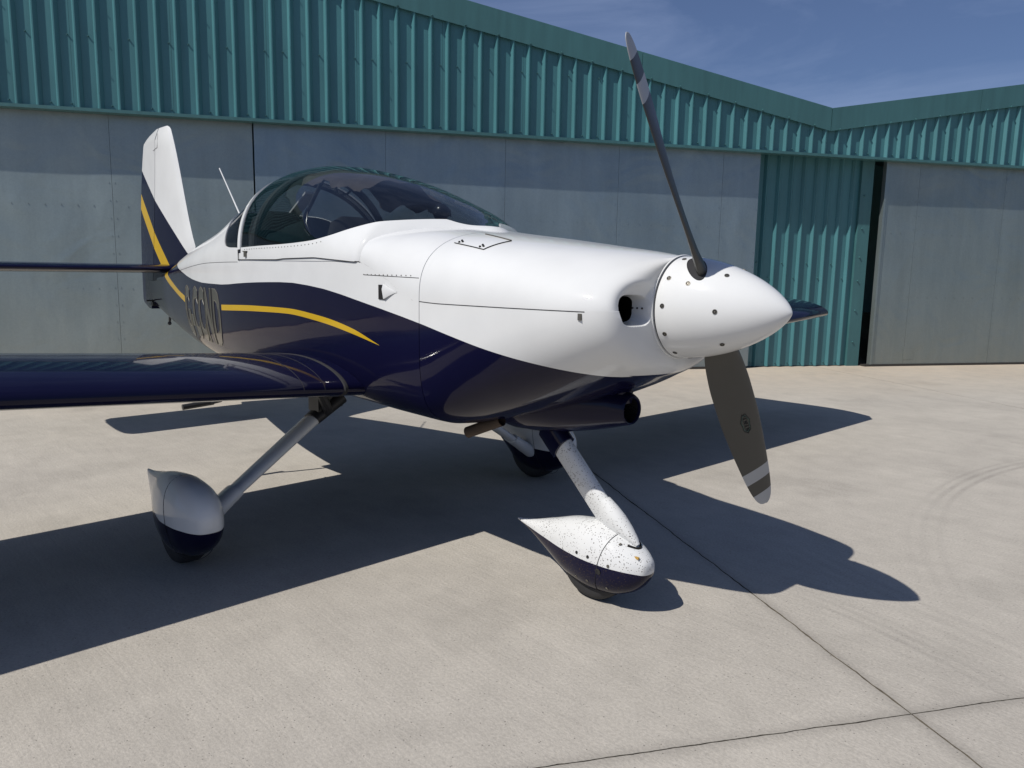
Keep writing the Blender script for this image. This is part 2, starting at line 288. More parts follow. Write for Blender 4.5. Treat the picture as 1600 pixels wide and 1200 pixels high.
def galv(name, tint, metal=.75, rough=.36):
    m, t, b = newmat(name); g = N(t, 'ShaderNodeNewGeometry'); P = g.outputs['Position']
    mp = N(t, 'ShaderNodeMapping', {0: P}); mp.inputs['Scale'].default_value = (3.5, 3.5, .45)
    n1 = N(t, 'ShaderNodeTexNoise', {'Vector': mp.outputs[0], 'Scale': 1.6, 'Detail': 7., 'Roughness': .6})
    n2 = N(t, 'ShaderNodeTexNoise', {'Vector': P, 'Scale': 1.1, 'Detail': 5.})
    n3 = N(t, 'ShaderNodeTexVoronoi', {'Vector': P, 'Scale': 60.})
    r = N(t, 'ShaderNodeValToRGB', {0: n1.outputs[0]}); e = r.color_ramp.elements
    e[0].position = .3; e[0].color = (*[x*.92 for x in tint], 1); e[1].position = .7; e[1].color = (*[x*1.06 for x in tint], 1)
    mr = N(t, 'ShaderNodeMapRange', {'Value': n2.outputs[0], 'From Min': .3, 'From Max': .7, 'To Min': .94, 'To Max': 1.05})
    sp = N(t, 'ShaderNodeSeparateColor', {0: n3.outputs['Color']}); m4 = N(t, 'ShaderNodeMapRange', {'Value': sp.outputs[0], 'To Min': .97, 'To Max': 1.03})
    k = N(t, 'ShaderNodeMath', {0: mr.outputs[0], 1: m4.outputs[0]}, operation='MULTIPLY')
    c = N(t, 'ShaderNodeVectorMath', {0: r.outputs[0], 'Scale': k.outputs[0]}, operation='SCALE').outputs[0]
    # warm dirt splashed on the lowest metre
    sz = N(t, 'ShaderNodeSeparateXYZ', {0: P}); dz = N(t, 'ShaderNodeMapRange', {'Value': sz.outputs[2], 'From Min': 0., 'From Max': 1.3, 'To Min': .42, 'To Max': 0.})
    dk = N(t, 'ShaderNodeMath', {0: dz.outputs[0], 1: n1.outputs[0]}, operation='MULTIPLY')
    c = N(t, 'ShaderNodeMix', {0: dk.outputs[0], 6: c, 7: (.32, .27, .19, 1)}, data_type='RGBA').outputs[2]
    t.links.new(c, b.inputs['Base Color']); b.inputs['Metallic'].default_value = metal
    rr = N(t, 'ShaderNodeMapRange', {'Value': n2.outputs[0], 'From Min': .3, 'From Max': .7, 'To Min': rough*.85, 'To Max': rough*1.25}); t.links.new(rr.outputs[0], b.inputs['Roughness'])
    n5 = N(t, 'ShaderNodeTexNoise', {'Vector': P, 'Scale': 1.5, 'Detail': 2.5, 'Distortion': .8}); bp = N(t, 'ShaderNodeBump', {'Height': n5.outputs[0], 'Strength': .35, 'Distance': .05}); t.links.new(bp.outputs[0], b.inputs['Normal'])
    return m
M['galvA'] = galv('galvanised_left', (.262, .318, .325), .6, .38); M['galvB'] = galv('galvanised_middle', (.245, .312, .348), .65, .34); M['galvC'] = galv('galvanised_right', (.248, .300, .305), .65, .34)

# ------------------------------------------------------------------ hangars
th = R(60.594); WD = Vector((math.cos(th), math.sin(th), 0)); WNV = Vector((-math.sin(th), math.cos(th), 0)); WN0 = 7.148
def W(s, n, z): return WD*s + WNV*(WN0+n) + Vector((0, 0, z))
def top_z(s): return 3.477 + (.1766*(5.195-s) if s < 5.195 else .172*(s-5.195))
ZF = 2.858; RIDGE_L, RIDGE_R = -6.5, 16.9
def top_z2(s):
    if s < RIDGE_L: return top_z(RIDGE_L) - .1766*(RIDGE_L-s)
    if s > RIDGE_R: return top_z(RIDGE_R) - .172*(s-RIDGE_R)
    return top_z(s)
def wbox(mb, s0, s1, n0, n1, z0, z1):
    V, Fc = boxv((0, 0, 0), (1, 1, 1)); mb.add([W(s0+(s1-s0)*v[0], n0+(n1-n0)*v[1], z0+(z1-z0)*v[2]) for v in V], Fc)
def hangar(name, label, s_lo, s_hi):
    h = empty(name, W((s_lo+s_hi)/2, 7, 0)); tag(h, label, 'hangar'); h['_o'] = 1; del h['_o']
    return h
bpy.context.view_layer.update()
def keep(o, parent):   # parent without moving
    o.parent = parent; o.matrix_parent_inverse = Matrix.Translation(-Vector(parent.location)); return o
hangL = hangar('hangar', 'teal clad hangar with long plain grey doors directly behind the aircraft', -18, 5.19)
hangR = hangar('hangar', 'teal clad hangar at the right with a riveted grey door standing slightly open', 5.2, 28)
def rib_mesh(s, z0, zt0, zt1, n):
    """one trapezoid rib; zt0, zt1 top heights at its ends"""
    prof = [(0, 0), (.024, -.038), (.036, -.038), (.068, 0)]
    rows = []
    for k, (ds, dn) in enumerate(prof):
        zt = zt0+(zt1-zt0)*ds/.068
        rows.append([W(s+ds, n+dn, z0), W(s+ds, n+dn, zt)])
    V, Fc = grid(rows); Fc.append((0, 2, 4, 6)); return V, Fc
def clad(parent, s0, s1, n, z0, topf, first, end=None):
    """corrugated wall: one sheet object per five pitches, each rib an own piece"""
    P_ = .195; k0 = math.floor((s0-first)/P_); k1 = math.ceil((s1-first)/P_)
    for kk in range(k0-(k0 % 5), k1, 5):
        a = max(s0, first+kk*P_-.03); b = min(s1, first+(kk+5)*P_-.032)
        if b <= a: continue
        cuts = [a]+([5.195] if a < 5.195 < b else [])+[b]
        mb = MB()
        for u, v in zip(cuts[:-1], cuts[1:]):
            mb.add([W(u, n, z0), W(v, n, z0), W(v, n, topf(v)), W(u, n, topf(u)), W(u, n+.012, z0), W(v, n+.012, z0), W(v, n+.012, topf(v)), W(u, n+.012, topf(u))],
                   [(0, 1, 2, 3), (5, 4, 7, 6), (0, 4, 5, 1), (3, 2, 6, 7), (0, 3, 7, 4), (1, 5, 6, 2)])
        sh = keep(mb.build('cladding_sheet', M['teal'], None, False), parent)
        for k in range(kk, kk+5):
            s = first+k*P_
            if s < a-.001 or s+.068 > b+.001: continue
            V, Fc = rib_mesh(s, z0, topf(s), topf(s+.068), n-.002)
            r_ = fixn(obj('rib', V, Fc, M['teal'], sh, False)); r_.matrix_parent_inverse = Matrix.Identity(4)
for par, a, b in ((hangL, -7.2, 5.190), (hangR, 5.192, 12.5)):
    clad(par, a, b, 0, ZF+.02, lambda s: top_z2(s)-.10, -.944)
# far ends of the front walls, plain
for par, a, b in ((hangL, -18, -7.2), (hangR, 12.5, 28)):
    mb = MB()
    for u in range(12):
        s0 = a+(b-a)*u/12; s1 = a+(b-a)*(u+1)/12
        mb.add([W(s0, 0, ZF), W(s1, 0, ZF), W(s1, 0, top_z2(s1)-.1), W(s0, 0, top_z2(s0)-.1)], [(0, 1, 2, 3)])
    keep(mb.build('end_wall', M['teal'], None, False), par)
# barge trim along the roof edge, in lengths, and the drip trim above the doors
def trim(par, s0, s1):
    mb = MB(); V = []
    for s in (s0, s1):
        t = top_z(s)
        for n, z in ((-.048, t-.292), (-.052, t), (.10, t+.004), (.10, t-.05), (-.040, t-.05), (-.040, t-.292)): V.append(W(s, n, z))
    Fc = [(i, (i+1) % 6, 6+(i+1) % 6, 6+i) for i in range(6)]+[(0, 1, 2, 3, 4, 5), (11, 10, 9, 8, 7, 6)]
    mb.add(V, Fc); keep(mb.build('barge_trim', M['tealtrim'], None, False), par)
e_ = [-6.5, -3.9, -1.19, 2.47, 5.190]
for a, b in zip(e_[:-1], e_[1:]): trim(hangL, a+.003, b-.002)
for a, b in zip([5.194, 7.55, 11.2], [7.55, 11.2, 14.9]): trim(hangR, a+.002, b-.003)
for par, a, b in ((hangL, -9.0, 5.19), (hangR, 5.193, 12.4)):
    mb = MB(); wbox(mb, a, b, -.044, .02, ZF, ZF+.034); wbox(mb, a, b, .02, .115, ZF+.004, ZF+.022)
    keep(mb.build('drip_trim', M['tealtrim'], None, False), par)
# screws
mb = {0: MB(), 1: MB()}
def screw(mb_, s, n, z, r=.011):
    c = W(s, n, z); mb_.tube([c, c-WNV*.018], [r, r*.8], 6)
for k in range(-20, 58):
    s = -.944+k*.195; q = 0 if s < 5.19 else 1; t = top_z(s)-.292
    if k % 5 in (0, 2, 4): screw(mb[q], s-.055, 0, ZF+.075, .009)
    if k % 5 in (1, 3, 0) and t > 3.75: screw(mb[q], s-.055, 0, 3.62, .009)
    if k % 5 == 1:
        for zz in (3.05+j*.31 for j in range(6)):
            if zz < t-.1: screw(mb[q], s+.034, -.033, zz, .006)
    if k % 2 == 0: screw(mb[q], s+.034, -.05, t+.012, .012)
for q, par in ((0, hangL), (1, hangR)): tag(keep(mb[q].build('screw', M['tealtrim'], None, True), par), kind='stuff')
# roof, side and back walls (keep the inside dark)
for par, a, r_, b, in ((hangL, -18, RIDGE_L, 5.19), (hangR, 5.2, RIDGE_R, 28)):
    mb = MB()
    for u, v in ((a, r_), (r_, b)):
        V = [W(u, .012, top_z2(u)-.02), W(v, .012, top_z2(v)-.02), W(v, 15, top_z2(v)-.02), W(u, 15, top_z2(u)-.02)]
        mb.add(V+[x-Vector((0, 0, .04)) for x in V], [(0, 1, 2, 3), (7, 6, 5, 4), (0, 4, 5, 1), (2, 6, 7, 3), (0, 3, 7, 4), (1, 5, 6, 2)])
    keep(mb.build('roof', M['tealtrim'], None, False), par)
    mb = MB(); mb.add([W(a, 14.9, 0), W(b, 14.9, 0), W(b, 14.9, top_z2(b)-.04), W(r_, 14.9, top_z2(r_)-.04), W(a, 14.9, top_z2(a)-.04)], [(0, 1, 2, 3, 4)])
    wbox(mb, a if par is hangL else b-.1, a+.1 if par is hangL else b, .3, 14.8, 0, top_z2(a if par is hangL else b)-.08)
    keep(mb.build('wall', M['teal'], None, False), par)
# doors: galvanised sheets on a frame
def door(par, s0, s1, n, seams, mat, z0=.03, z1=2.90, label=None, seed=0):
    d = keep(MB().box((0, 0, 0), (0, 0, 0)).build('door', M['rail'], None, False), par)
    mb = MB(); wbox(mb, s0+.004, s1-.004, n+.012, n+.05, z0+.004, z1); me = mb.build('tmp', M['rail'], None, False)
    d.data = me.data; bpy.data.objects.remove(me)
    if label: d['label'] = label
    rnd = random.Random(seed); cs = [s0]+[s for s in seams if s0 < s < s1]+[s1]
    for a, b in zip(cs[:-1], cs[1:]):
        nu, nv = 22, 30; ph = [rnd.uniform(0, 6.28) for _ in range(6)]; rows = []
        am = rnd.uniform(.0012, .0022)
        for i in range(nu):
            u = i/(nu-1); r_ = []
            for j in range(nv):
                v = j/(nv-1); ed = min(1, 6*u, 6*(1-u), 8*v, 8*(1-v))
                w_ = ed*am*(math.sin(5.1*v+ph[0]+2*u)+.8*math.sin(3.3*u+ph[1]+4*v)+.7*math.sin(9*v-3*u+ph[2]))
                r_.append(W(a+.0015+(b-a-.003)*u, n-w_, z0+(z1-z0)*v))
            rows.append(r_)
        # folded edge
        back = lambda r_, s: [Vector(p)+WNV*.011 for p in r_]
        rows = [back(rows[0], 0)]+rows+[back(rows[-1], 0)]
        V, Fc = grid(rows); o = fixn(obj('door_sheet', V, Fc, mat, d, True)); o.matrix_parent_inverse = Matrix.Identity(4)
        # rivets down the seam and across
        rb = MB()
        for z in np.arange(.25, 2.8, .19): rb.tube([W(a+.03, n+.001, z), W(a+.03, n-.004, z)], .007, 6); rb.tube([W(b-.03, n+.001, z), W(b-.03, n-.004, z)], .007, 6)
        for zz in (1.0, 1.9):
            for s in np.arange(a+.15, b-.1, .16): rb.tube([W(s, n+.001, zz), W(s, n-.004, zz)], .007, 6)
        o2 = rb.build('rivet', mat, d, True); o2.matrix_parent_inverse = Matrix.Identity(4); tag(o2, kind='stuff')
    return d
door(hangL, -17.5, -2.137, .137, [-15.4, -13.9, -12.4, -10.96, -9.49, -8.02, -6.55, -5.08, -3.615], M['galvA'], seed=3)
door(hangL, -2.122, 4.283, .122, [-.65, .80, 2.28, 3.742], M['galvB'], seed=11)
dr = door(hangR, 6.262, 14.5, .122, [6.81, 8.30, 9.8, 11.3, 12.8], M['galvC'], seed=23)
mb = MB(); wbox(mb, 6.232, 6.262, .10, .17, .03, 2.9); wbox(mb, 6.262, 6.30, .112, .1195, .03, 2.88)
o = mb.build('door_edge_angle', M['galvC'], dr, False)
mb = MB(); wbox(mb, 6.80, 6.97, .1165, .1215, .10, .27); mb.build('patch_plate', M['galvC'], dr, False)
# recessed corrugated panel between the doors
clad(hangR, 4.300, 5.925, .25, .01, lambda s: 2.92, 4.615-.195*1)
mb = MB(); wbox(mb, 5.925, 6.118, .205, .27, .0, 2.9); keep(mb.build('corner_flashing', M['tealtrim'], None, False), hangR)
mb = MB()
for z in (.35, .8, 1.22, 1.55, 1.95, 2.4): screw(mb, 5.99, .205, z, .012)
for k in range(8):
    s = 4.42+.195*k-.03
    for z in (.06, 1.25) if k % 2 else (.06, 1.45): screw(mb, s, .25, z, .009)
tag(keep(mb.build('screw', M['tealtrim'], None, True), hangR), kind='stuff')
mb = MB(); wbox(mb, 4.22, 4.30, .175, .28, 0, 2.9); keep(mb.build('corner_post', M['tealtrim'], None, False), hangR)
mb = MB(); wbox(mb, 4.2, 6.2, .06, .3, ZF+.024, ZF+.05); keep(mb.build('soffit', M['tealtrim'], None, False), hangR)
# guide rails in front of the doors' feet, things glimpsed in the slit
mb = MB(); wbox(mb, -17, 4.25, .10, .20, 0.001, .026); keep(mb.build('door_track', M['rail'], None, False), hangL)
mb = MB(); wbox(mb, 6.15, 14.5, .10, .20, 0.001, .026); keep(mb.build('door_track', M['rail'], None, False), hangR)
mb = MB(); wbox(mb, 6.02, 6.6, 1.2, 1.24, 2.12, 2.17); wbox(mb, 6.0, 6.6, 1.2, 1.22, 2.0, 2.06)
keep(mb.build('cross_beam', M['white'], None, False), hangR)

# ------------------------------------------------------------------ ground: filler, then slabs with ragged joints
def G(s, n, z=0): return WD*s + WNV*n + Vector((0, 0, z))
gr = obj('ground', [G(-300, -300, -.02), G(300, -300, -.02), G(300, 300, -.02), G(-300, 300, -.02)], [(0, 1, 2, 3)], M['ground'], None, False)
tag(gr, kind='structure')
S_ = [-35.5, -30.4, -25.2, -20.1, -14.97, -9.88, -4.80, .27, 5.38, 10.5, 15.6, 20.7, 25.8, 30.9]
N_ = [-38.4, -30.8, -23.2, -15.6, -7.93, -.33, 7.15+.3, 15, 22.6]
rj = random.Random(5)
def jit(n, a):
    out = [0.]
    v = 0
    for i in range(n-1): v = v*.86+rj.uniform(-a, a); out.append(v)
    return out
jobs_s = {}; jobs_n = {}
def edge_s(i, j):   # joint at s=S_[i] between n=N_[j]..N_[j+1]
    if (i, j) not in jobs_s:
        near = S_[i] in (.27, 5.38) and -9 < N_[j] < 8
        k = 420 if near else 6; a, b = jit(k, .0022 if near else 0), jit(k, .0009 if near else 0)
        jobs_s[(i, j)] = [(S_[i]+(a[q]*min(1, (k-1-q)/12, q/12)), N_[j]+(N_[j+1]-N_[j])*q/(k-1), abs(b[q])) for q in range(k)]
    return jobs_s[(i, j)]
def edge_n(i, j):
    if (i, j) not in jobs_n:
        near = N_[j] == -.33 and -6 < S_[i] < 6
        k = 300 if near else 6; a, b = jit(k, .0016 if near else 0), jit(k, .0006 if near else 0)
        jobs_n[(i, j)] = [(S_[i]+(S_[i+1]-S_[i])*q/(k-1), N_[j]+(a[q]*min(1, (k-1-q)/12, q/12)), abs(b[q])) for q in range(k)]
    return jobs_n[(i, j)]
for i in range(len(S_)-1):
    for j in range(len(N_)-1):
        g0 = .0018
        gs = .0026 if -9 < N_[j] < 8 else g0
        L = [(s+gs+w_, n) for s, n, w_ in edge_s(i, j)]; Rr = [(s-gs-w_, n) for s, n, w_ in edge_s(i+1, j)]
        B = [(s, n+g0+w_) for s, n, w_ in edge_n(i, j)]; T = [(s, n-g0-w_) for s, n, w_ in edge_n(i, j+1)]
        s0, s1, n0, n1 = S_[i]+.03, S_[i+1]-.03, N_[j]+.03, N_[j+1]-.03
        ca, cb, cc, cd_ = (S_[i]+g0, N_[j]+g0), (S_[i+1]-g0, N_[j]+g0), (S_[i+1]-g0, N_[j+1]-g0), (S_[i]+g0, N_[j+1]-g0)
        loop = [ca]+[p for p in B if s0 < p[0] < s1]+[cb]+[p for p in Rr if n0 < p[1] < n1]+[cc]+[p for p in T[::-1] if s0 < p[0] < s1]+[cd_]+[p for p in L[::-1] if n0 < p[1] < n1]
        k = len(loop); V = [G(s, n, 0) for s, n in loop]+[G(s, n, -.018) for s, n in loop]
        Fc = [tuple(range(k))]+[(q, q+k, (q+1) % k+k, (q+1) % k) for q in range(k)]
        obj('slab', V, Fc, None, gr, False, mats=[M['concrete'], M['ground']], fm=[0]+[1]*k)

# ================================================================== AIRCRAFT
AC = empty('light_aircraft'); tag(AC, 'white and navy low wing two seat light aircraft with yellow stripes, parked on the concrete', 'aircraft')
HZ = 1.157
z0t = tab([(-5.9, 1.12), (-5.1, 1.16), (-4.2, 1.25), (-3.4, 1.295), (-2.9, 1.30), (-1.65, 1.295), (-1.45, 1.23), (-1.28, 1.152), (-1.1, 1.145), (-.36, 1.145)])
wt = tab([(-5.93, .012), (-5.5, .055), (-5.1, .115), (-4.7, .19), (-4.2, .285), (-3.7, .37), (-3.3, .425), (-2.9, .468), (-2.5, .495), (-2.1, .508), (-1.65, .506), (-1.26, .492), (-1.0, .478), (-.8, .460), (-.65, .436), (-.55, .416), (-.50, .402), (-.46, .386), (-.43, .372), (-.40, .358)])
zbt = tab([(-5.93, .97), (-5.6, .935), (-5.1, .83), (-4.6, .745), (-4.2, .70), (-3.6, .672), (-3.0, .66), (-2.0, .655), (-1.5, .645), (-1.26, .645), (-1.05, .690), (-.87, .742), (-.70, .800), (-.56, .858), (-.47, .903), (-.43, .922), (-.405, .935)])
nlt = tab([(-5.9, 2.4), (-4.5, 3.2), (-3.0, 5.), (-1.26, 5.), (-1.0, 3.4), (-.7, 2.4), (-.4, 2.05)])
ztt = tab([(-5.93, 1.16), (-5.6, 1.17), (-5.12, 1.225), (-4.70, 1.325), (-3.98, 1.476), (-3.71, 1.526), (-3.52, 1.575), (-3.22, 1.693), (-2.99, 1.781), (-2.86, 1.814)])
zfwd = tab([(-1.75, 1.475), (-1.62, 1.462), (-1.40, 1.445), (-1.24, 1.427), (-1.03, 1.405), (-.70, 1.367), (-.55, 1.350), (-.46, 1.337), (-.42, 1.329), (-.405, 1.322)])
nut = tab([(-5.9, 2.), (-3.4, 2.), (-2.9, 2.05), (-1.65, 2.5), (-1.24, 2.75), (-.85, 2.5), (-.6, 2.1), (-.45, 1.85), (-.4, 1.8)])
def sec(x, th, fwd=True, ins=0.):
    w_ = wt(x)-ins; z0 = z0t(x); c, s = math.cos(th), math.sin(th)
    if s >= 0:
        h = (zfwd(x) if fwd else ztt(x))-z0-ins; n = nut(x)
    else:
        h = z0-zbt(x)-ins; n = nlt(x)
    y = -w_*math.copysign(abs(c)**(2/n), c); z = z0+h*math.copysign(abs(s)**(2/n), s)
    return Vector((x, y, z))
def ez(s, k=1.0):  # even arc spacing of superellipse angles
    return s
def patch(name, mat, xs, ths, fn, parent=AC, rim=(1, 1, 1, 1), gap=.0016, depth=.008):
    """xs: function(theta)->list of x, ths: list; rims folded inwards along the edges"""
    rows = []
    def row(thv, xl, ins): return [fn(x, thv, ins) for x in xl]
    for thv in ths:
        xl = xs(thv); r_ = row(thv, xl, 0.)
        if rim[0]: r_ = [fn(xl[0], thv, depth)]+r_
        if rim[1]: r_ = r_+[fn(xl[-1], thv, depth)]
        rows.append(r_)
    def irow(thv):
        xl = xs(thv); r_ = row(thv, xl, depth)
        if rim[0]: r_ = [r_[0]]+r_
        if rim[1]: r_ = r_+[r_[-1]]
        return r_
    if rim[2]: rows = [irow(ths[0])]+rows
    if rim[3]: rows = rows+[irow(ths[-1])]
    V, Fc = grid(rows); o = obj(name, V, Fc, mat, parent); return fixn(o)
def thl(a, b, n, p=1.0):
    """angles from a to b, denser near the corners of a superellipse"""
    return lin(a, b, n)
PI = math.pi
def seclow(x, thv, ins): return sec(x, thv, True, ins)
def secfwd(x, thv, ins): return sec(x, thv, True, ins)
def secaft(x, thv, ins): return sec(x, thv, False, ins)
# fuselage sides and belly
def dens(a, b, n, hot):
    xs_ = lin(a, b, n); return xs_
up_th = [PI/2*(i/80)**1.4 for i in range(81)]; up_th = up_th+[PI-t for t in up_th[-2::-1]]
low_th = [-t for t in up_th[::-1]]
fus = patch('fuselage', M['hull'], lambda t: lin(-1.2415, -5.72, 100), low_th, seclow, rim=(1, 1, 0, 0))
# lower and upper cowl
cx = [0, .09, .2, .31, .4, .48, .55, .62, .68, .74, .79, .83, .87, .905, .935, .96, .98, 1.]
def xp(t): c = abs(math.cos(t)); return -.405-.085*c**1.2-(.045*math.sin(t)**2 if math.sin(t) < 0 else 0)
def cxs(t): e = xp(t); return [-1.2385+(e+1.2385)*u for u in cx]
lc = patch('lower_cowl', M['hull'], cxs, low_th, seclow, rim=(1, 0, 0, 0))
uc = patch('upper_cowl', M['white'], cxs, up_th, secfwd, rim=(1, 0, 0, 0))
# front face of the cowl with the two air inlets sunk into it
IY, IZ, IA, IB = .249, 1.150, .064, .044
def duct(p):
    best = 0; full = False
    for sg in (-1, 1):
        u = (p.y-sg*IY)/IA; v = (p.z-IZ)/IB; d = (abs(u)**3.4+abs(v)**3.4)**(1/3.4)
        t = min(1, max(0, (1.16-d)/.24)); q = t*t*(3-2*t)*.058; t3 = min(1, max(0, (.93-d)/.10)); q += t3*.16
        u2 = (p.y-sg*(IY-.005))/(IA*1.9); v2 = (p.z-IZ-.018)/(IB*(1.95 if v > 0 else 1.4)); d2 = math.hypot(u2, v2)
        t2 = min(1, max(0, (1.0-d2)/.75)); q += t2*t2*(3-2*t2)*.030
        best = max(best, q); full = full or t >= .88
    return best, full
ath = up_th[:-1]+[t+2*PI for t in low_th[:-1]]; nr, na = 90, len(ath); rows = []; kk = []
RS = .1775
for i in range(nr):
    f = i/(nr-1); r_ = []
    for k in range(na):
        a = ath[k]; aa = a if a <= PI else a-2*PI; xe = xp(aa); po = sec(xe, aa); c = Vector((0, po.y, po.z-HZ)); ang = math.atan2(c.z, c.y)
        pi_ = Vector((-.396, RS*math.cos(ang), HZ+RS*math.sin(ang)))
        if i == 0:
            pb = sec(xe-.012, aa); L_ = math.hypot(po.y-pi_.y, po.z-pi_.z); sl = max(.04, (math.hypot(pb.y, pb.z-HZ)-math.hypot(po.y, po.z-HZ))/.012); kk.append(min(9, max(1.5, L_/((-.396-xe)*sl))))
        p = po.lerp(pi_, f); p.x = xe+(-.396-xe)*(1-(1-f)**kk[k])
        r_.append(p)
    rows.append(r_)
V, Fc = grid(rows, close_v=True); du = [duct(v) for v in V]; dep = [q[0]*min(1, max(0, (math.hypot(v.y, v.z-HZ)-RS-.002)/.010)) for q, v in zip(du, V)]
V2 = [Vector((v.x-d_, v.y, v.z)) for v, d_ in zip(V, dep)]
m_, t_, b_ = newmat('cowl_front_paint_inlet_shade'); tc_ = N(t_, 'ShaderNodeTexCoord'); sp_ = N(t_, 'ShaderNodeSeparateXYZ', {0: tc_.outputs['Object']})
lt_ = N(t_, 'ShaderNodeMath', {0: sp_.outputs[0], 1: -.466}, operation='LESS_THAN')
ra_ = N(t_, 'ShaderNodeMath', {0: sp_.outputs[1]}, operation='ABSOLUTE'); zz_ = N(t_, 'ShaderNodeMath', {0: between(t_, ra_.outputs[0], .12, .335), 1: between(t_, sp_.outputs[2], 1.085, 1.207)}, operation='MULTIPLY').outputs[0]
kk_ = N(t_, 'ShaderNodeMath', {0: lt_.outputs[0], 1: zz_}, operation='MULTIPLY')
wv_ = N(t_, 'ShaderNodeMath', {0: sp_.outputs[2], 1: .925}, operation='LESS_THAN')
c1_ = N(t_, 'ShaderNodeMix', {0: wv_.outputs[0], 6: (*WHITE, 1), 7: (*NAVY, 1)}, data_type='RGBA'); c2_ = N(t_, 'ShaderNodeMix', {0: kk_.outputs[0], 6: c1_.outputs[2], 7: (.004, .004, .004, 1)}, data_type='RGBA')  # black in the inlet depths is painted shade; white and navy are paint
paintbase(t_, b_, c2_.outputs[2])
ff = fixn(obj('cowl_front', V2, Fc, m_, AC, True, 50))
# ring lip behind the spinner
mb = MB(); rows = []
for r_, x in ((RS, -.396), (RS-.002, -.392), (RS-.012, -.392), (.10, -.41)):
    rows.append([Vector((x, r_*math.cos(2*PI*k/96), HZ+r_*math.sin(2*PI*k/96))) for k in range(96)])
V, Fc = grid(rows, close_v=True); mb.add(V, Fc); mb.build('cowl_ring', M['white'], AC)
# dark liner behind the panel gaps
rows = [[sec(x, t, True, .009) for x in lin(-5.6, -.56, 80)] for t in lin(-PI, 0, 60)]; V, Fc = grid(rows); fixn(obj('gap_liner', V, Fc, M['seam'], AC))
rows = [[sec(x, t, True, .009) for x in lin(-1.63, -.56, 30)] for t in lin(0, PI, 60)]; V, Fc = grid(rows); fixn(obj('gap_liner', V, Fc, M['seam'], AC))
# forward deck
fd = patch('forward_deck', M['white'], lambda t: lin(-1.2415, -1.6255, 14), up_th, secfwd, rim=(1, 1, 0, 0))

def xa(t, p=1.3): return -2.86-.16*abs(math.sin(t))**p
# turtle deck with the rear window opening
xst = tab([(0, -2.882), (.12, -2.882), (.150, -3.04), (.20, -3.13), (.30, -3.165), (.5, -3.20), (.8, -3.27), (1.2, -3.40), (PI/2, -3.46)])
def xs_deck(t):
    tt = min(t, PI-t); a = xst(tt); return [a-.001]+[a+(-5.35-a)*(i/40)**1.1 for i in range(1, 41)]
dk_th = [.30*(i/60)**1.6 for i in range(61)]; dk_th = dk_th+lin(.31, PI-.31, 70)+[PI-t for t in dk_th[::-1]]
td = patch('turtle_deck', M['hull'], xs_deck, dk_th, secaft, rim=(1, 0, 0, 0), depth=.006)
rows = [[sec(x, t, False, .0045) for x in lin(xa(t)-.022, -3.60, 18)] for t in lin(.02, PI-.02, 60)]; V, Fc = grid(rows); rw = fixn(obj('rear_window', V, Fc, M['glass'], AC))

# bubble canopy
zK = tab([(-1.30, 1.425), (-1.336, 1.449), (-1.42, 1.470), (-1.505, 1.507), (-1.687, 1.592), (-1.932, 1.682), (-2.203, 1.752), (-2.44, 1.794), (-2.7, 1.817), (-2.86, 1.815), (-2.99, 1.80)])
wK = tab([(-1.29, .12), (-1.33, .17), (-1.40, .235), (-1.50, .345), (-1.60, .465), (-1.66, .508), (-1.8, .510), (-2.1, .512), (-2.5, .498), (-2.88, .472)])
nK = tab([(-1.3, 1.9), (-1.65, 1.92), (-2.1, 2.0), (-2.9, 2.0)])
z0K = tab([(-2.9, 1.300), (-1.66, 1.297), (-1.5, 1.285), (-1.3, 1.24)])
def secK(x, t, ins=0.):
    n = nK(x); w_ = wK(x)-ins; z0 = z0K(x); h = zK(x)-z0-ins; c, s = math.cos(t), math.sin(t)
    return Vector((x, -w_*math.copysign(abs(c)**(2/n), c), z0+h*abs(s)**(2/n)))
zB = tab([(-2.882, 1.366), (-2.6, 1.372), (-2.3, 1.377), (-2.05, 1.388), (-1.90, 1.408), (-1.75, 1.440), (-1.62, 1.468), (-1.5, 1.481), (-1.40, 1.478), (-1.345, 1.447)])
def thK(x):
    xx = min(x, -1.50); s = (zB(xx)-z0K(xx))/(zK(xx)-z0K(xx)); s = min(max(s, 0), .999); t = math.asin(s**(nK(xx)/2))
    if x > -1.50: u = min(1, (x+1.50)/.160); t = t+(PI/2-t)*(u**1.7*.55+.45*(1-math.sqrt(max(0, 1-u*u))))
    return min(t, PI/2)
kx = [-1.292, -1.30, -1.31, -1.32, -1.33, -1.338, -1.345]+lin(-1.36, -1.66, 22)[0:]+lin(-1.69, -2.84, 60)
def tlow(x):
    zg = 1.294+.021*max(0, 1-abs(x+1.995)/.38)+(.012 if x < -1.995 else 0)*min(1, (-1.995-x)/.3)
    return math.asin(min(1, max(0, (zg-z0K(x))/(zK(x)-z0K(x)))**(nK(x)/2))) if x < -1.66 and zg > z0K(x) else 0
def skirt_rows(off):
    rows = []
    for q in range(25):
        rows.append([])
        for x in kx:
            tb = thK(x); t0_ = tlow(x); rows[-1].append(secK(x, t0_+(tb-t0_)*q/24, -off))
    return rows
mb = MB(); rows = skirt_rows(.003); inn = skirt_rows(-.006)
full = [inn[0]]+rows+[inn[-1]]
V, Fc = grid(full); mb.add(V, Fc); V = [Vector((v.x, -v.y, v.z)) for v in V]; mb.add(V, [f[::-1] for f in Fc])
cs = mb.build('canopy_skirt', M['white'], AC)
gx = [x for x in kx if x <= -1.339]
rows = []
for q in range(61):
    rows.append([])
    for x in gx:
        tb = max(0, thK(x)-.03); rows[-1].append(secK(x, tb+(PI-2*tb)*q/60, .0015))
ng = len(gx)
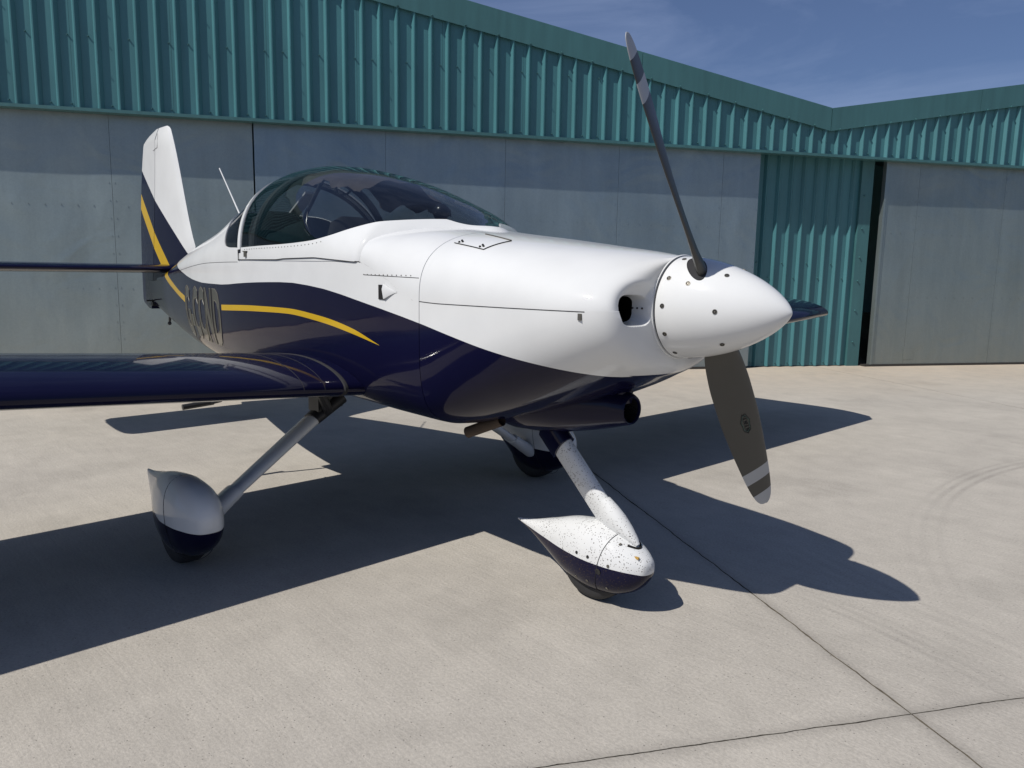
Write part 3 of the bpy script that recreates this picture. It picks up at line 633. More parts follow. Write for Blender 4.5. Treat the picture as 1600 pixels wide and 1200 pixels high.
for q in range(61):   # carry the glass back to the leaning aft frame
    for e in (.35, .7, 1.):
        p0_ = rows[q][ng-1]; t = thK(gx[-1])-.03; t = t+(PI-2*t)*q/60; xx = -2.84+(xa(t)+2.84)*e
        rows[q].append(sec(xx, t, False, .0) if xx < -2.872 else secK(xx, t, .0015))
V, Fc = grid(rows); cg = fixn(obj('canopy', V, Fc, M['glass'], AC, True, 80))
rows = [[secK(x, .075*q/6, .0015) for x in lin(-1.64, -2.88, 30)] for q in range(7)]; V, Fc = grid(rows); mb = MB().add(V, Fc); mb.add([(v[0], -v[1], v[2]) for v in V], Fc); mb.build('canopy_sill', M['white'], AC)
# aft canopy frame: white strip arching over the glass
rows = []
for dx, off in ((.020, -.004), (.018, .006), (-.018, .006), (-.020, -.004)):
    rows.append([sec(xa(t)+dx, t, False, -off) for t in lin(.105, PI-.105, 80)])
V, Fc = grid(rows); fixn(obj('canopy_frame', V, Fc, M['white'], AC))
rows = []
for dx, off in ((-.020, -.02), (-.020, .0015), (-.029, .0015), (-.029, -.02)):
    rows.append([sec(xa(t)+dx, t, False, -off) for t in lin(.0, PI, 80)])
V, Fc = grid(rows); fixn(obj('frame_seal', V, Fc, M['seam'], AC))
# latch on the starboard skirt
mb = MB(); p = sec(-2.76, .0); mb.box((p.x-.012, p.y-.012, 1.318), (p.x+.012, p.y-.002, 1.345)); mb.box((p.x-.03, p.y-.010, 1.345), (p.x+.02, p.y-.002, 1.349)); mb.build('canopy_latch', M['screw'], AC)

# cabin interior
mb = MB(); mb.box((-3.3, -.40, .70), (-1.66, .40, .74)); mb.build('cabin_floor', M['interior'], AC, False)
rows = [[Vector((x, y*(wt(x)-.03), 1.30+.10*(1-y*y)*(1 if x > -1.70 else .3)+.015*math.sin(9*y+x*5))) for y in lin(-1, 1, 16)] for x in lin(-1.45, -1.95, 8)]
rows = rows+[[Vector((v.x-.01, v.y, v.z-.30)) for v in rows[-1]]]
V, Fc = grid(rows); fixn(obj('instrument_panel', V, Fc, M['blackplastic'], AC))
for sg in (-1, 1):
    mb = MB()
    for k, (u, v, wd) in enumerate([(0, 0, .19), (.2, .04, .20), (.4, .07, .20), (.52, .085, .17), (.56, .09, .11)]): pass
    rows = []
    for u, bx_, hw, tk in ((0, 0, .20, .07), (.15, -.04, .21, .08), (.35, -.10, .21, .075), (.5, -.15, .19, .06), (.58, -.18, .15, .045), (.62, -.195, .07, .02)):
        rows.append([Vector((-2.70+bx_+tk*math.sin(a)*.8, sg*.235+hw*math.copysign(abs(math.cos(a))**.6, math.cos(a)), .95+u)) for a in [2*PI*k/20 for k in range(20)]])
    V, Fc = grid(rows, close_v=True); Fc.append(tuple(range(len(V)-20, len(V)))); fixn(obj('seat', V, Fc, M['fabric'], AC))
    mb = MB(); mb.box((-2.70, sg*.235-.2, .85), (-2.2, sg*.235+.2, .96)); mb.build('seat_cushion', M['fabric'], AC, False)
# roll bar and its brace
mb = MB(); mb.tube([secK(-2.80, t, .045) for t in lin(.12, PI-.12, 30)], .021, 10); mb.build('roll_bar', M['interior'], AC)
mb = MB(); V = [(-2.95, -.035, 1.70), (-3.32, -.035, 1.50), (-3.32, .035, 1.50), (-2.95, .035, 1.70)]; mb.add(V+[(a, b, c-.012) for a, b, c in V], [(0, 1, 2, 3), (7, 6, 5, 4), (0, 4, 5, 1), (1, 5, 6, 2), (2, 6, 7, 3), (3, 7, 4, 0)]); mb.build('brace_plate', M['white'], AC, False)
mb = MB(); mb.tube([secK(-2.80, PI/2, .05), (-3.25, .0, 1.36)], .012, 8); mb.tube([(-2.80, -.30, 1.24), (-3.3, -.1, 1.3)], .014, 8); mb.build('roll_bar_brace', M['interior'], AC)
# dark baggage bulkhead and side panels
mb = MB(); rows = [[sec(x, t, False if x < -2.87 else True, .03) for t in [-.02-.5*q/6 for q in range(7)]] for x in lin(-1.7, -3.6, 14)]
V, Fc = grid(rows); mb.add(V, Fc); mb.add([(v[0], -v[1], v[2]) for v in V], Fc); mb.build('side_panel', M['interior'], AC)
mb = MB(); V = [sec(-3.6, t, False, .02) for t in lin(-1.2, PI+1.2, 30)]; mb.add(V, [tuple(range(30))]); mb.build('baggage_bulkhead', M['interior'], AC, False)
mb = MB(); mb.box((-3.55, -.36, 1.02), (-2.9, .36, 1.06)); mb.build('baggage_shelf', M['interior'], AC, False)
# folded sun shade slung under the canopy top
rows = []
for i, x in enumerate(lin(-2.10, -2.72, 26)):
    r_ = []
    for j, t in enumerate(lin(1.10+.035*math.sin(i*.55)+.015*math.sin(i*1.7), 2.40+.04*math.sin(i*.6+1), 22)):
        wob = .010*math.sin(i*.8+j*.5)+.008*math.sin(j*.9+i*.35)+.004*math.sin(i*2.1+j)
        r_.append(secK(x, t, .035+wob+.02*(1 if j in (0, 21) else 0)))
    rows.append(r_)
V, Fc = grid(rows); V2 = [(v[0], v[1], v[2]-.004) for v in V]
sh_ = fixn(obj('sunshade', V, Fc, M['shade'], AC))
# grab handle, cable, compass ball
mb = MB(); mb.tube([(-2.44, -.05, 1.74), (-2.44, -.05, 1.70), (-2.445, -.05, 1.665), (-2.47, -.05, 1.655), (-2.55, -.05, 1.655), (-2.575, -.05, 1.665), (-2.58, -.05, 1.70), (-2.58, -.05, 1.74)], .006, 8); mb.build('grab_handle', M['blackmetal'], AC)
mb = MB(); mb.tube([(-2.62, -.2, 1.56), (-2.60, -.22, 1.50), (-2.56, -.22, 1.44), (-2.60, -.2, 1.43), (-2.66, -.2, 1.47)], .004, 6); mb.build('headset_cable', M['blackplastic'], AC)
mb = MB(); mb.sphere((-1.71, -.02, 1.53), .040, 12, 18); mb.tube([(-1.71, -.02, 1.50), (-1.71, -.02, 1.42)], .02, 8); mb.build('compass', M['blackplastic'], AC)
for (x, y, z, r_) in ((-2.02, -.33, 1.42, .032), (-2.12, -.36, 1.385, .026)):
    mb = MB(); mb.sphere((x, y, z), r_, 10, 14); mb.tube([(x, y, z-.01), (x-.01, y+.02, z-.08)], .008, 6); mb.build('goose_neck_light', M['blackplastic'], AC)

# oil door, its hinge and two catches, on the upper cowl
def onup(x, y, off=.0):
    lo, hi = 0.02, PI/2
    yy = -abs(y)
    for _ in range(40):
        m_ = (lo+hi)/2; p = sec(x, m_, True, -off)
        if p.y < yy: lo = m_
        else: hi = m_
    p = sec(x, (lo+hi)/2, True, -off); return Vector((x, y, p.z))
def onside(x, z, off=0., fwd=True):
    lo, hi = (-PI/2, 0) if z < z0t(x) else (0, PI/2)
    for _ in range(40):
        m_ = (lo+hi)/2; p = sec(x, m_, fwd, -off)
        if p.z < z: lo = m_
        else: hi = m_
    p = sec(x, (lo+hi)/2, fwd, -off); return Vector((x, p.y, z))
OD = [(-1.19, -.362), (-1.012, -.370), (-.98, -.262), (-1.165, -.225)]
rows = []
for u in lin(0, 1, 14):
    a = Vector(OD[0]).lerp(Vector(OD[1]), u); b = Vector(OD[3]).lerp(Vector(OD[2]), u)
    rows.append([onup(*a.lerp(b, v), .0022) for v in lin(0, 1, 14)])
V, Fc = grid(rows); mb = MB().add(V, Fc); od = mb.build('oil_door', M['white'], AC)
mb = MB()
pts = [Vector(OD[0]), Vector(OD[1]), Vector(OD[2])]
P3 = [onup(*pts[0].lerp(pts[1], v), .0026) for v in lin(0, 1, 12)]+[onup(*pts[1].lerp(pts[2], v), .0026) for v in lin(.05, 1, 12)]
mb.tube(P3, .0016, 5); mb.build('oil_door_gap', M['seam'], od)
mb = MB(); mb.tube([onup(-.98-.185*v, -.262+.037*v, .003) for v in lin(0, 1, 8)], .0035, 6); mb.build('piano_hinge', M['screw'], od)
for (x, y) in ((-1.165, -.348), (-1.038, -.354)):
    mb = MB()
    for a in (0, 2.1, 4.2): c_ = onup(x+.008*math.cos(a), y+.008*math.sin(a), .004); mb.sphere(c_, .0046, 6, 8)
    mb.build('catch', M['screwdark'], od)
# NACA vent on the starboard side
mb = MB()
vx0, vx1, vz0, vz1 = -1.495, -1.375, 1.148, 1.206
P = lambda x, z, o: onside(x, z, o)
V = [P(vx0, vz0-.004, .0015), P(vx0, vz1, .0015), P(vx1, (vz0+vz1)/2+.003, .0015)]
rows = []
for u in lin(0, 1, 16):
    x = vx0+.041+(vx1-vx0-.041)*u; hw = .028*(1-u)**1.3+.002; zc = (vz0+vz1)/2+.003
    rows.append([P(x, zc-hw, .0016)+Vector((0, 0, 0)), P(x, zc-hw, .009*(1-u)), P(x, zc+hw*.3, .016*(1-u)), P(x, zc+hw, .010*(1-u)), P(x, zc+hw, .0016)])
V, Fc = grid(rows); mb.add(V, Fc); vn = mb.build('cabin_vent', M['white'], AC)
mb = MB(); V = [P(vx0, vz0, .003), P(vx0+.042, vz0, .0045), P(vx0+.042, vz1, .0045), P(vx0, vz1, .003)]; mb.add(V, [(0, 1, 2, 3)]); mb.build('vent_opening', M['black'], vn, False)
# snorkel scoop under the lower cowl
rows = []
SC = [(-.600, 0, .768, .0455, .0455), (-.592, 0, .768, .048, .048), (-.590, 0, .768, .0515, .0515), (-.593, 0, .769, .055, .055), (-.600, 0, .770, .058, .058), (-.66, 0, .774, .080, .080), (-.75, 0, .770, .108, .100), (-.88, 0, .760, .145, .118), (-1.02, 0, .750, .175, .128), (-1.13, 0, .742, .185, .125), (-1.20, 0, .740, .180, .115), (-1.235, 0, .745, .165, .10)]
for x, y, z, ry, rz in SC: rows.append([Vector((x, y+ry*math.cos(a), z+rz*math.sin(a))) for a in [2*PI*k/48 for k in range(48)]])
V, Fc = grid(rows, close_v=True); Fc.append(tuple(range(len(V)-48, len(V)))); scp = fixn(obj('air_scoop', V, Fc, M['navy'], AC))
rows = [[Vector((x, r_*math.cos(2*PI*k/40), .768+r_*math.sin(2*PI*k/40))) for k in range(40)] for x, r_ in ((-.600, .0455), (-.66, .043), (-.80, .042), (-.80, .001))]
V, Fc = grid(rows, close_v=True); obj('scoop_throat', V, Fc, M['blackplastic'], scp)
# neck joining the scoop to the cowl above it
rows = []
for x, ry, z1 in ((-.615, .030, .86), (-.64, .045, .86), (-.70, .060, .83), (-.85, .09, .80), (-1.05, .12, .76)): rows.append([Vector((x, -ry-.02, z1)), Vector((x, -ry, z1-.035)), Vector((x, -ry*.9, .79)), Vector((x, ry*.9, .79)), Vector((x, ry, z1-.035)), Vector((x, ry+.02, z1))])
V, Fc = grid(rows); Fc.append((0, 1, 2, 3, 4, 5)); mb = MB().add(V, Fc); o = mb.build('scoop_neck', M['navy'], scp, True, 80)
# exhaust pipes
for sg in (-1, 1):
    mb = MB(); rows = []
    a = Vector((-1.10, sg*.185, .675)); b = Vector((-1.275, sg*.215, .600)); d = (b-a).normalized(); u = d.cross(Vector((0, 1, 0))).normalized(); v = d.cross(u)
    for p_, r_ in ((a, .024), (b, .024), (b, .021), (a, .020)): rows.append([p_+(u*math.cos(2*PI*k/20)+v*math.sin(2*PI*k/20))*r_ for k in range(20)])
    V, Fc = grid(rows, close_v=True); mb.add(V, Fc); mb.build('exhaust_pipe', M['exhaust'], AC)

# ---------------- propeller
PR = empty('propeller', (0, 0, 0)); PR.parent = AC
def sr(x):
    s = min(1, max(0, -x/.385)); return .172*(1-(1-s)**1.75)**.70
sx_ = [0]+[-.385*(i/70)**1.8 for i in range(1, 71)]
rows = [[Vector((x, sr(x)*math.cos(2*PI*k/128), HZ+sr(x)*math.sin(2*PI*k/128))) for k in range(128)] for x in sx_]
rows.append([Vector((-.385, .165*math.cos(2*PI*k/128), HZ+.165*math.sin(2*PI*k/128))) for k in range(128)])
rows.append([Vector((-.385, .0*math.cos(2*PI*k/128), HZ)) for k in range(128)])
V, Fc = grid(rows, close_v=True); spn = fixn(obj('spinner', V, Fc, M['white'], PR, True, 40))
rows = [[Vector((x, r_*math.cos(2*PI*k/96), HZ+r_*math.sin(2*PI*k/96))) for k in range(96)] for x, r_ in ((-.3855, .168), (-.3915, .168), (-.3915, .10))]
V, Fc = grid(rows, close_v=True); fixn(obj('backplate', V, Fc, M['seam'], PR))
def spinner_screw(x, ang, r=.0080):
    c_ = Vector((x, sr(x)*math.cos(ang), HZ+sr(x)*math.sin(ang))); e = .004
    tx = Vector((1, (sr(x+e)-sr(x-e))/(2*e)*math.cos(ang), (sr(x+e)-sr(x-e))/(2*e)*math.sin(ang))).normalized(); tt = Vector((0, -math.sin(ang), math.cos(ang))); nn = tx.cross(tt).normalized()
    if nn.dot(Vector((0, math.cos(ang), math.sin(ang)))) < 0: nn = -nn
    prof = ((.0001, r), (.0017, r*.97), (.0019, r*.74), (.0013, r*.68), (.0013, r*.42), (.0019, r*.36), (.0019, .0001))
    rows = [[c_+nn*h+(tx*math.cos(2*PI*k/20)+tt*math.sin(2*PI*k/20))*rr for k in range(20)] for h, rr in prof]
    V, Fc = grid(rows, close_v=True); fm = [1 if f_i//20 in (2, 3, 4) else 0 for f_i in range(len(Fc))]
    fixn(obj('screw', V, Fc, None, spn, True, 50, mats=[M['screw'], M['screwdark']], fm=fm))
SCREWS = [(-.358, a) for a in (145, 177, 209, 240, 272, 304, 336, 8, 40, 75, 110)]+[(-.187, a) for a in (124, 181, 234, 288, 342, 30, 76)]+[(-.286, 149)]
for x, a in SCREWS: spinner_screw(x, R(a))
# blades
BA = R(33.3)
chord = tab([(.10, .095), (.160, .112), (.19, .124), (.24, .137), (.34, .150), (.46, .152), (.58, .143), (.70, .126), (.80, .104), (.86, .080), (.89, .056), (.903, .032), (.908, .006)])
twist = tab([(.10, 38), (.25, 37), (.4, 33.5), (.55, 28.5), (.7, 24), (.8, 21.5), (.91, 19)])
thick = tab([(.10, .044), (.165, .040), (.22, .029), (.34, .020), (.5, .0155), (.7, .011), (.85, .0075), (.908, .003)])
def blade(sg):
    d = Vector((0, -math.sin(BA), math.cos(BA)))*sg; t = Vector((1, 0, 0)).cross(d)   # tangential
    # leading edge: clockwise seen from behind -> top blade moves to starboard (-y)
    led = Vector((0, -math.cos(BA), -math.sin(BA)))*sg
    rs = lin(.10, .80, 42)+[.82, .835, .85, .86, .87, .88, .888, .895, .90, .904, .907, .908]
    rs = sorted(set(rs+[.722, .778, .842])); prof = []
    n = 20
    for k in range(n):
        u = .5-.5*math.cos(PI*k/n); prof.append((u, 1))
    for k in range(n):
        u = .5+.5*math.cos(PI*k/n); prof.append((u, -1))
    rows = []
    for r_ in rs:
        b = R(twist(r_)); c = chord(r_); tk = thick(r_)/c
        e1 = (led*math.cos(b)+Vector((1, 0, 0))*math.sin(b)); e2 = e1.cross(d).normalized()
        if e2.x < 0: e2 = -e2
        row = []
        swp = .012*((r_-.1)/.8)**2
        for u, sd in prof:
            y = 5*tk*(.2969*math.sqrt(u)-.126*u-.3516*u*u+.2843*u**3-.1036*u**4)*c
            y = y*(1.35 if sd > 0 else .35)*sd*1.0
            row.append(Vector((-.288, 0, HZ))+d*r_+e1*((.42-u)*c-swp)+e2*y)
        rows.append(row)
    V, Fc = grid(rows, close_v=True); Fc.append(tuple(range(len(V)-2*n, len(V))))
    nv = 2*n; fm = []
    for f in Fc:
        i = min(f)//nv; r_ = (rs[i]+rs[min(i+1, len(rs)-1)])/2
        fm.append(1 if (.722 < r_ < .778 or r_ > .842) else 0)
    return fixn(obj('blade', V, Fc, None, PR, True, 60, mats=[M['blade'], M['bladeband']], fm=fm)), d, led
b1, _, _ = blade(1); b2, d2, led2 = blade(-1)
# dark opening where each blade leaves the spinner
for sg in (1, -1):
    d = Vector((0, -math.sin(BA), math.cos(BA)))*sg; b = d.cross(Vector((1, 0, 0))); rows = []
    led_ = Vector((0, -math.cos(BA), -math.sin(BA)))*sg; be = R(twist(.165)); e1 = led_*math.cos(be)+Vector((1, 0, 0))*math.sin(be); e2 = e1.cross(d).normalized()
    for q, e in ((.0001, .0008), (.2, .0008), (.4, .0008), (.6, .0008), (.8, .0008), (.92, .0008), (.95, .0022), (1.0, .0020), (1.02, -.001)):
        r_ = []
        for k in range(64):
            o_ = e1*(q*.066*math.cos(2*PI*k/64)-.005)+e2*(q*.030*math.sin(2*PI*k/64)); x = -.288+o_.x; y = o_.dot(b)
            h = math.sqrt(max(0, sr(x)**2-y*y))+e; r_.append(Vector((x, 0, HZ))+d*h+b*y)
        rows.append(r_)
    V, Fc = grid(rows, close_v=True); fixn(obj('blade_collar', V, Fc, M['seam'], PR))
# emblem on the front of the lower blade: oval wing badge with strokes
bv = Vector((0, 0, 0)); r0 = .500
def onblade(r_, u):   # rear/front face point seen from the front, u along chord
    b = R(twist(r_)); c = chord(r_); e1 = (led2*math.cos(b)+Vector((1, 0, 0))*math.sin(b)); e2 = e1.cross(d2).normalized()
    if e2.x < 0: e2 = -e2
    uu = .42-u/c; tk = thick(r_)/c; y = 5*tk*(.2969*math.sqrt(uu)-.126*uu-.3516*uu**2+.2843*uu**3-.1036*uu**4)*c*1.35
    swp = .012*((r_-.1)/.8)**2
    return Vector((-.288, 0, HZ))+d2*r_+e1*(u-swp)+e2*(y+.0009)
mb = MB(); mg = MB()
ov = [(.043*math.cos(a)*(1+.06*math.cos(9*a)), .0165*math.sin(a)*(1+.12*math.cos(7*a))) for a in [2*PI*k/60 for k in range(61)]]
mb.tube([onblade(r0+p, q) for p, q in ov], .0013, 4)
mg.tube([onblade(r0+p*.86, q*.82) for p, q in ov], .0008, 4)
glyph = {'S': [(1, 1), (0, .9), (0, .55), (1, .45), (1, .1), (0, 0)], 'E': [(1, 1), (0, 1), (0, .5), (.8, .5), (0, .5), (0, 0), (1, 0)], 'N': [(0, 0), (0, 1), (1, 0), (1, 1)]}
for i in range(6):
    g = glyph['SENSEN'[i]]; x0 = -.033+i*.0115
    mb.tube([onblade(r0+(x0+p*.008), -.007+q*.015) for p, q in g], .0011, 4)
em = mb.build('emblem', M['emblem'], b2); mg.build('emblem', M['emblemg'], b2)

# ---------------- wings
def naca(u, t=.116, m_=.025, p_=.35):
    yt = 5*t*(.2969*math.sqrt(u)-.126*u-.3516*u*u+.2843*u**3-.1036*u**4)
    yc = m_/p_**2*(2*p_*u-u*u) if u < p_ else m_/(1-p_)**2*(1-2*p_+2*p_*u-u*u); return yc, yt
def airloop(n=36, **k):
    L = []
    for i in range(n+1): u = (1-math.cos(PI*i/n))/2; yc, yt = naca(u, **k); L.append((u, yc+yt))
    for i in range(n-1, 0, -1): u = (1-math.cos(PI*i/n))/2; yc, yt = naca(u, **k); L.append((u, yc-yt))
    return L
AL = airloop(); XLE, CH, ZLE, DIH = -1.682, 1.365, .729, math.tan(R(3.5))
for sg in (-1, 1):
    ys = [.40, .47, .53, .56, .60, .70, .9, 1.2, 1.6, 2.0, 2.5, 3.0, 3.5, 4.0, 4.12, 4.2, 4.24, 4.262]
    rows = []
    for y in ys:
        k = 1.0; xo = 0
        if y > 4.0: q = (y-4.0)/.262; k = math.sqrt(max(0, 1-q*q))*.9+.1; xo = -.42*q**2.2
        rows.append([Vector((XLE+xo*(1-u) - u*CH, sg*y, ZLE+DIH*y+v*CH*k-.02*u)) for u, v in AL])
    V, Fc = grid(rows, close_v=True); Fc.append(tuple(range(len(V)-len(rows[0]), len(V))))
    wg = fixn(obj('wing', V, Fc, M['navy'], AC, True, 50))
    # root fairing strip with rubber seal
    mb = MB(); rows = []
    for y, e in ((.535, 0), (.54, .006), (.552, .006), (.557, 0)): rows.append([Vector((XLE-u*CH+(.0 if e == 0 else e*(1-2*u)), sg*y, ZLE+DIH*y+v*CH*(1+2*e)-.02*u)) for u, v in AL])
    V, Fc = grid(rows, close_v=True); mb.add(V, Fc); mb.build('root_seal', M['seam'], wg)
    # panel seam near the root on the wing skin
    mb = MB(); mb.tube([Vector((XLE-u*CH, sg*.74, ZLE+DIH*.74+v*CH-.02*u+.0006)) for u, v in AL[0:30]], .0011, 4); mb.build('skin_seam', M['seam'], wg); mb = MB(); mb.tube([Vector((XLE-u*CH, sg*.645, ZLE+DIH*.645+v*CH-.02*u+.0006)) for u, v in AL[0:30]], .0009, 4); mb.build('skin_seam', M['seam'], wg)
    # flap and aileron lines: hinge gaps on the rear of the wing
    mb = MB(); mb.tube([Vector((XLE-.78*CH, sg*y, ZLE+DIH*y+sum(naca(.78))*CH-.02*.78)) for y in (.6, 2.0)], .003, 4); mb.tube([Vector((XLE-.78*CH, sg*y, ZLE+DIH*y+sum(naca(.78))*CH-.0156)) for y in (2.03, 4.0)], .003, 4); mb.build('hinge_gap', M['seam'], wg)
    # tie down ring and small drain under the wing root
    mb = MB(); mb.tube([(-2.15, sg*.75, .76), (-2.15, sg*.75, .70)], .006, 6); mb.sphere((-2.15, sg*.75, .70), .009, 6, 8); mb.build('fuel_drain', M['blackmetal'], wg)

# ---------------- tail
HL = airloop(24, t=.10, m_=0.0, p_=.4)
XH, ZH = -5.085, 1.240
for sg in (-1, 1):
    rows = [[Vector((XH-u*.76*k-(1-k)*.2, sg*y, ZH+v*.72*k)) for u, v in HL] for y, k in ((.03, 1), (.5, 1), (1.0, 1), (1.40, 1), (1.45, .93), (1.48, .7))]
    V, Fc = grid(rows, close_v=True); Fc.append(tuple(range(len(V)-len(rows[0]), len(V)))); tp = fixn(obj('tailplane', V, Fc, M['navy'], AC, True, 50))
    mb = MB(); mb.tube([(XH-.45, sg*.12, ZH+.028), (XH-.45, sg*1.40, ZH+.028)], .004, 4); mb.tube([(XH-.45, sg*.12, ZH-.028), (XH-.45, sg*1.40, ZH-.028)], .004, 4); mb.build('elevator_gap', M['seam'], tp)
# fin and rudder
FB = [(-5.93, 1.30), (-5.76, 2.02), (-5.735, 1.99), (-5.50, 1.78), (-5.30, 1.655)]
def finlivery():
    m, t, b = newmat('fin_paint'); tc = N(t, 'ShaderNodeTexCoord'); s = N(t, 'ShaderNodeSeparateXYZ', {0: tc.outputs['Object']}); x, z = s.outputs[0], s.outputs[2]
    def line(p, q):   # z > line through p,q
        k = (q[1]-p[1])/(q[0]-p[0]); a = N(t, 'ShaderNodeMath', {0: x, 1: k, 2: p[1]-k*p[0]}, operation='MULTIPLY_ADD')
        return N(t, 'ShaderNodeMath', {0: z, 1: a.outputs[0]}, operation='GREATER_THAN').outputs[0]
    g = line((-5.693, 1.979), (-4.729, 1.300))
    up = curve(t, x, [(-5.95, 1.955), (-5.727, 1.763), (-5.55, 1.61), (-5.35, 1.43), (-5.158, 1.26), (-5.05, 1.15)], -5.96, -5.04, 0, 2.5); dn = curve(t, x, [(-5.95, 1.815), (-5.748, 1.633), (-5.55, 1.46), (-5.343, 1.27), (-5.158, 1.09), (-5.05, .98)], -5.96, -5.04, 0, 2.5)
    cs = N(t, 'ShaderNodeMix', {0: g, 6: (*NAVY, 1), 7: (*WHITE, 1)}, data_type='RGBA').outputs[2]
    cs = N(t, 'ShaderNodeMix', {0: between(t, z, dn, up), 6: cs, 7: (*YEL, 1)}, data_type='RGBA').outputs[2]
    paintbase(t, b, cs); return m
M['fin'] = finlivery()
le = tab([(1.0, -4.92), (1.40, -4.70), (1.45, -4.73), (2.27, -5.075), (2.31, -5.10), (2.333, -5.16)])
hg = tab([(.90, -5.62), (1.2, -5.54), (2.29, -5.34), (2.333, -5.335)])
te = tab([(.93, -5.915), (.958, -5.922), (2.238, -5.722), (2.29, -5.60), (2.333, -5.40)])
VL = airloop(20, t=.09, m_=0., p_=.4)
fin_rows = []
for z in lin(1.10, 2.30, 20)+[2.318, 2.333]:
    a, b = le(z), hg(z)+.006; tk = .036*(1 if z < 2.25 else max(.15, 1-(z-2.25)/.085*.85))
    fin_rows.append([Vector((a+(b-a)*u, s_*tk*math.sqrt(max(0, 1-(1-u)**2.2)), z)) for s_, us in ((-1, lin(0, 1, 14)), (1, lin(1, 0.02, 13))) for u in us])
V, Fc = grid(fin_rows, close_v=True); Fc.append(tuple(range(len(V)-27, len(V)))); fn_ = fixn(obj('fin', V, Fc, M['fin'], AC, True, 50))
rud_rows = []
for z in [.905, .925, .95, .975]+lin(1.0, 2.20, 18)+[2.23, 2.25, 2.275, 2.30, 2.32, 2.333]:
    a = hg(z)-.006
    b = te(z) if z >= .958 else te(.958)+(.958-z)*2.4
    tk = .033*(1 if z < 2.25 else max(.15, 1-(z-2.25)/.085*.85))
    if b > a-.03: b = a-.03
    rud_rows.append([Vector((a+(b-a)*u, s_*tk*(1-u)**.9+s_*.0015, z)) for s_, us in ((-1, lin(0, 1, 8)), (1, lin(1, 0, 8))) for u in us])
V, Fc = grid(rud_rows, close_v=True); Fc += [tuple(range(16))[::-1], tuple(range(len(V)-16, len(V)))]; rd = fixn(obj('rudder', V, Fc, M['fin'], AC, True, 50))
mb = MB(); mb.box((-5.60, -.045, .93), (-5.56, .045, .96)); mb.tube([(-5.57, -.09, .975), (-5.57, .09, .975)], .006, 6); mb.build('rudder_horn', M['blackmetal'], rd)
mb = MB(); mb.tube([(-5.30, 0, .87), (-5.32, 0, .80)], [.012, .008], 8); mb.sphere((-5.32, 0, .80), .016, 6, 8); mb.build('tie_down_ring', M['blackmetal'], AC)
mb = MB(); mb.tube([(-5.40, -.0355, 2.165), (-5.30, -.0375, 2.18), (-5.29, -.0345, 2.285)], .0016, 4); mb.build('skin_seam', M['seam'], fn_)
# whip aerial
mb = MB(); mb.tube([(-3.90, 0, 1.60), (-4.214, 0, 1.935)], [.0055, .004], 8); mb.build('whip_aerial', M['white'], AC)
# belly step
for sg in (-1, 1):
    mb = MB(); mb.tube([(-3.22, sg*.30, .66), (-3.24, sg*.36, .56), (-3.27, sg*.44, .485), (-3.30, sg*.50, .470)], .011, 8); mb.tube([(-3.30, sg*.47, .476), (-3.31, sg*.645, .462)], .017, 10); mb.build('boarding_step', M['blackmetal'], AC)

# ---------------- undercarriage
def fairing(name, ctr, T, mat, parent, nx=46, nt=40, nn=2.3):
    tp, bt, hw = [tab([(x, v) for x, v in zip(T[0], T[i])]) for i in (1, 2, 3)]
    x0, x1 = T[0][0], T[0][-1]; rows = []
    for i in range(nx+1):
        u = i/nx; x = x0+(x1-x0)*(u**1.8 if True else u); a, b, w_ = tp(x), bt(x), hw(x); r_ = []
        for k in range(nt):
            t = 2*PI*k/nt; c, s = math.cos(t), math.sin(t)
            r_.append(Vector((x, ctr+w_*math.copysign(abs(c)**(2/nn), c), (a+b)/2+(a-b)/2*math.copysign(abs(s)**(2/nn), s))))
        rows.append(r_)
    V, Fc = grid(rows, close_v=True); Fc += [tuple(range(nt))[::-1], tuple(range(len(V)-nt, len(V)))]
    return fixn(obj(name, V, Fc, mat, parent, True, 60))
def tyre(x, y, r_, hw, parent):
    rows = []
    for a, b in ((-1, .62), (-.98, .80), (-.85, .93), (-.6, .985), (-.25, 1), (.25, 1), (.6, .985), (.85, .93), (.98, .80), (1, .62)):
        rows.append([Vector((x+r_*b*math.cos(2*PI*k/48), y+a*hw, r_+r_*b*math.sin(2*PI*k/48))) for k in range(48)])
    V, Fc = grid(rows, close_v=True); Fc += [tuple(range(48))[::-1], tuple(range(len(V)-48, len(V)))]
    return fixn(obj('tyre', V, Fc, M['rubber'], parent, True, 50))
MPX = [-1.835, -1.841, -1.862, -1.915, -2.00, -2.11, -2.24, -2.39, -2.52, -2.57]
MP = [MPX, [.265, .283, .315, .354, .380, .388, .378, .350, .328, .325], [.240, .212, .160, .108, .066, .045, .060, .150, .250, .30], [.004, .030, .055, .082, .102, .107, .092, .052, .018, .006]]
def leg(name, p0, p1, c0, c1, t0, t1, mat, parent, n=24, lean=(0, 0, 0)):
    p0, p1 = Vector(p0), Vector(p1); d = (p1-p0).normalized(); e = Vector((1, 0, 0))-d*d.x; e.normalize(); q = d.cross(e); rows = []
    L = airloop(12, t=.5, m_=0., p_=.4)
    for i in range(n+1):
        f = i/n; p = p0.lerp(p1, f); c = c0+(c1-c0)*f; t = t0+(t1-t0)*f
        rows.append([p+e*((.35-u)*c)+q*(v/.25*t/2) for u, v in L])
    V, Fc = grid(rows, close_v=True); k = len(L); Fc += [tuple(range(k))[::-1], tuple(range(len(V)-k, len(V)))]
    return fixn(obj(name, V, Fc, mat, parent, True, 60))
MBOUND = [(-2.62, .30), (-2.5, .265), (-2.3, .240), (-2.1, .208), (-1.95, .209), (-1.86, .206), (-1.80, .202)]
M['mainpant'] = livery('main_fairing_paint', MBOUND)
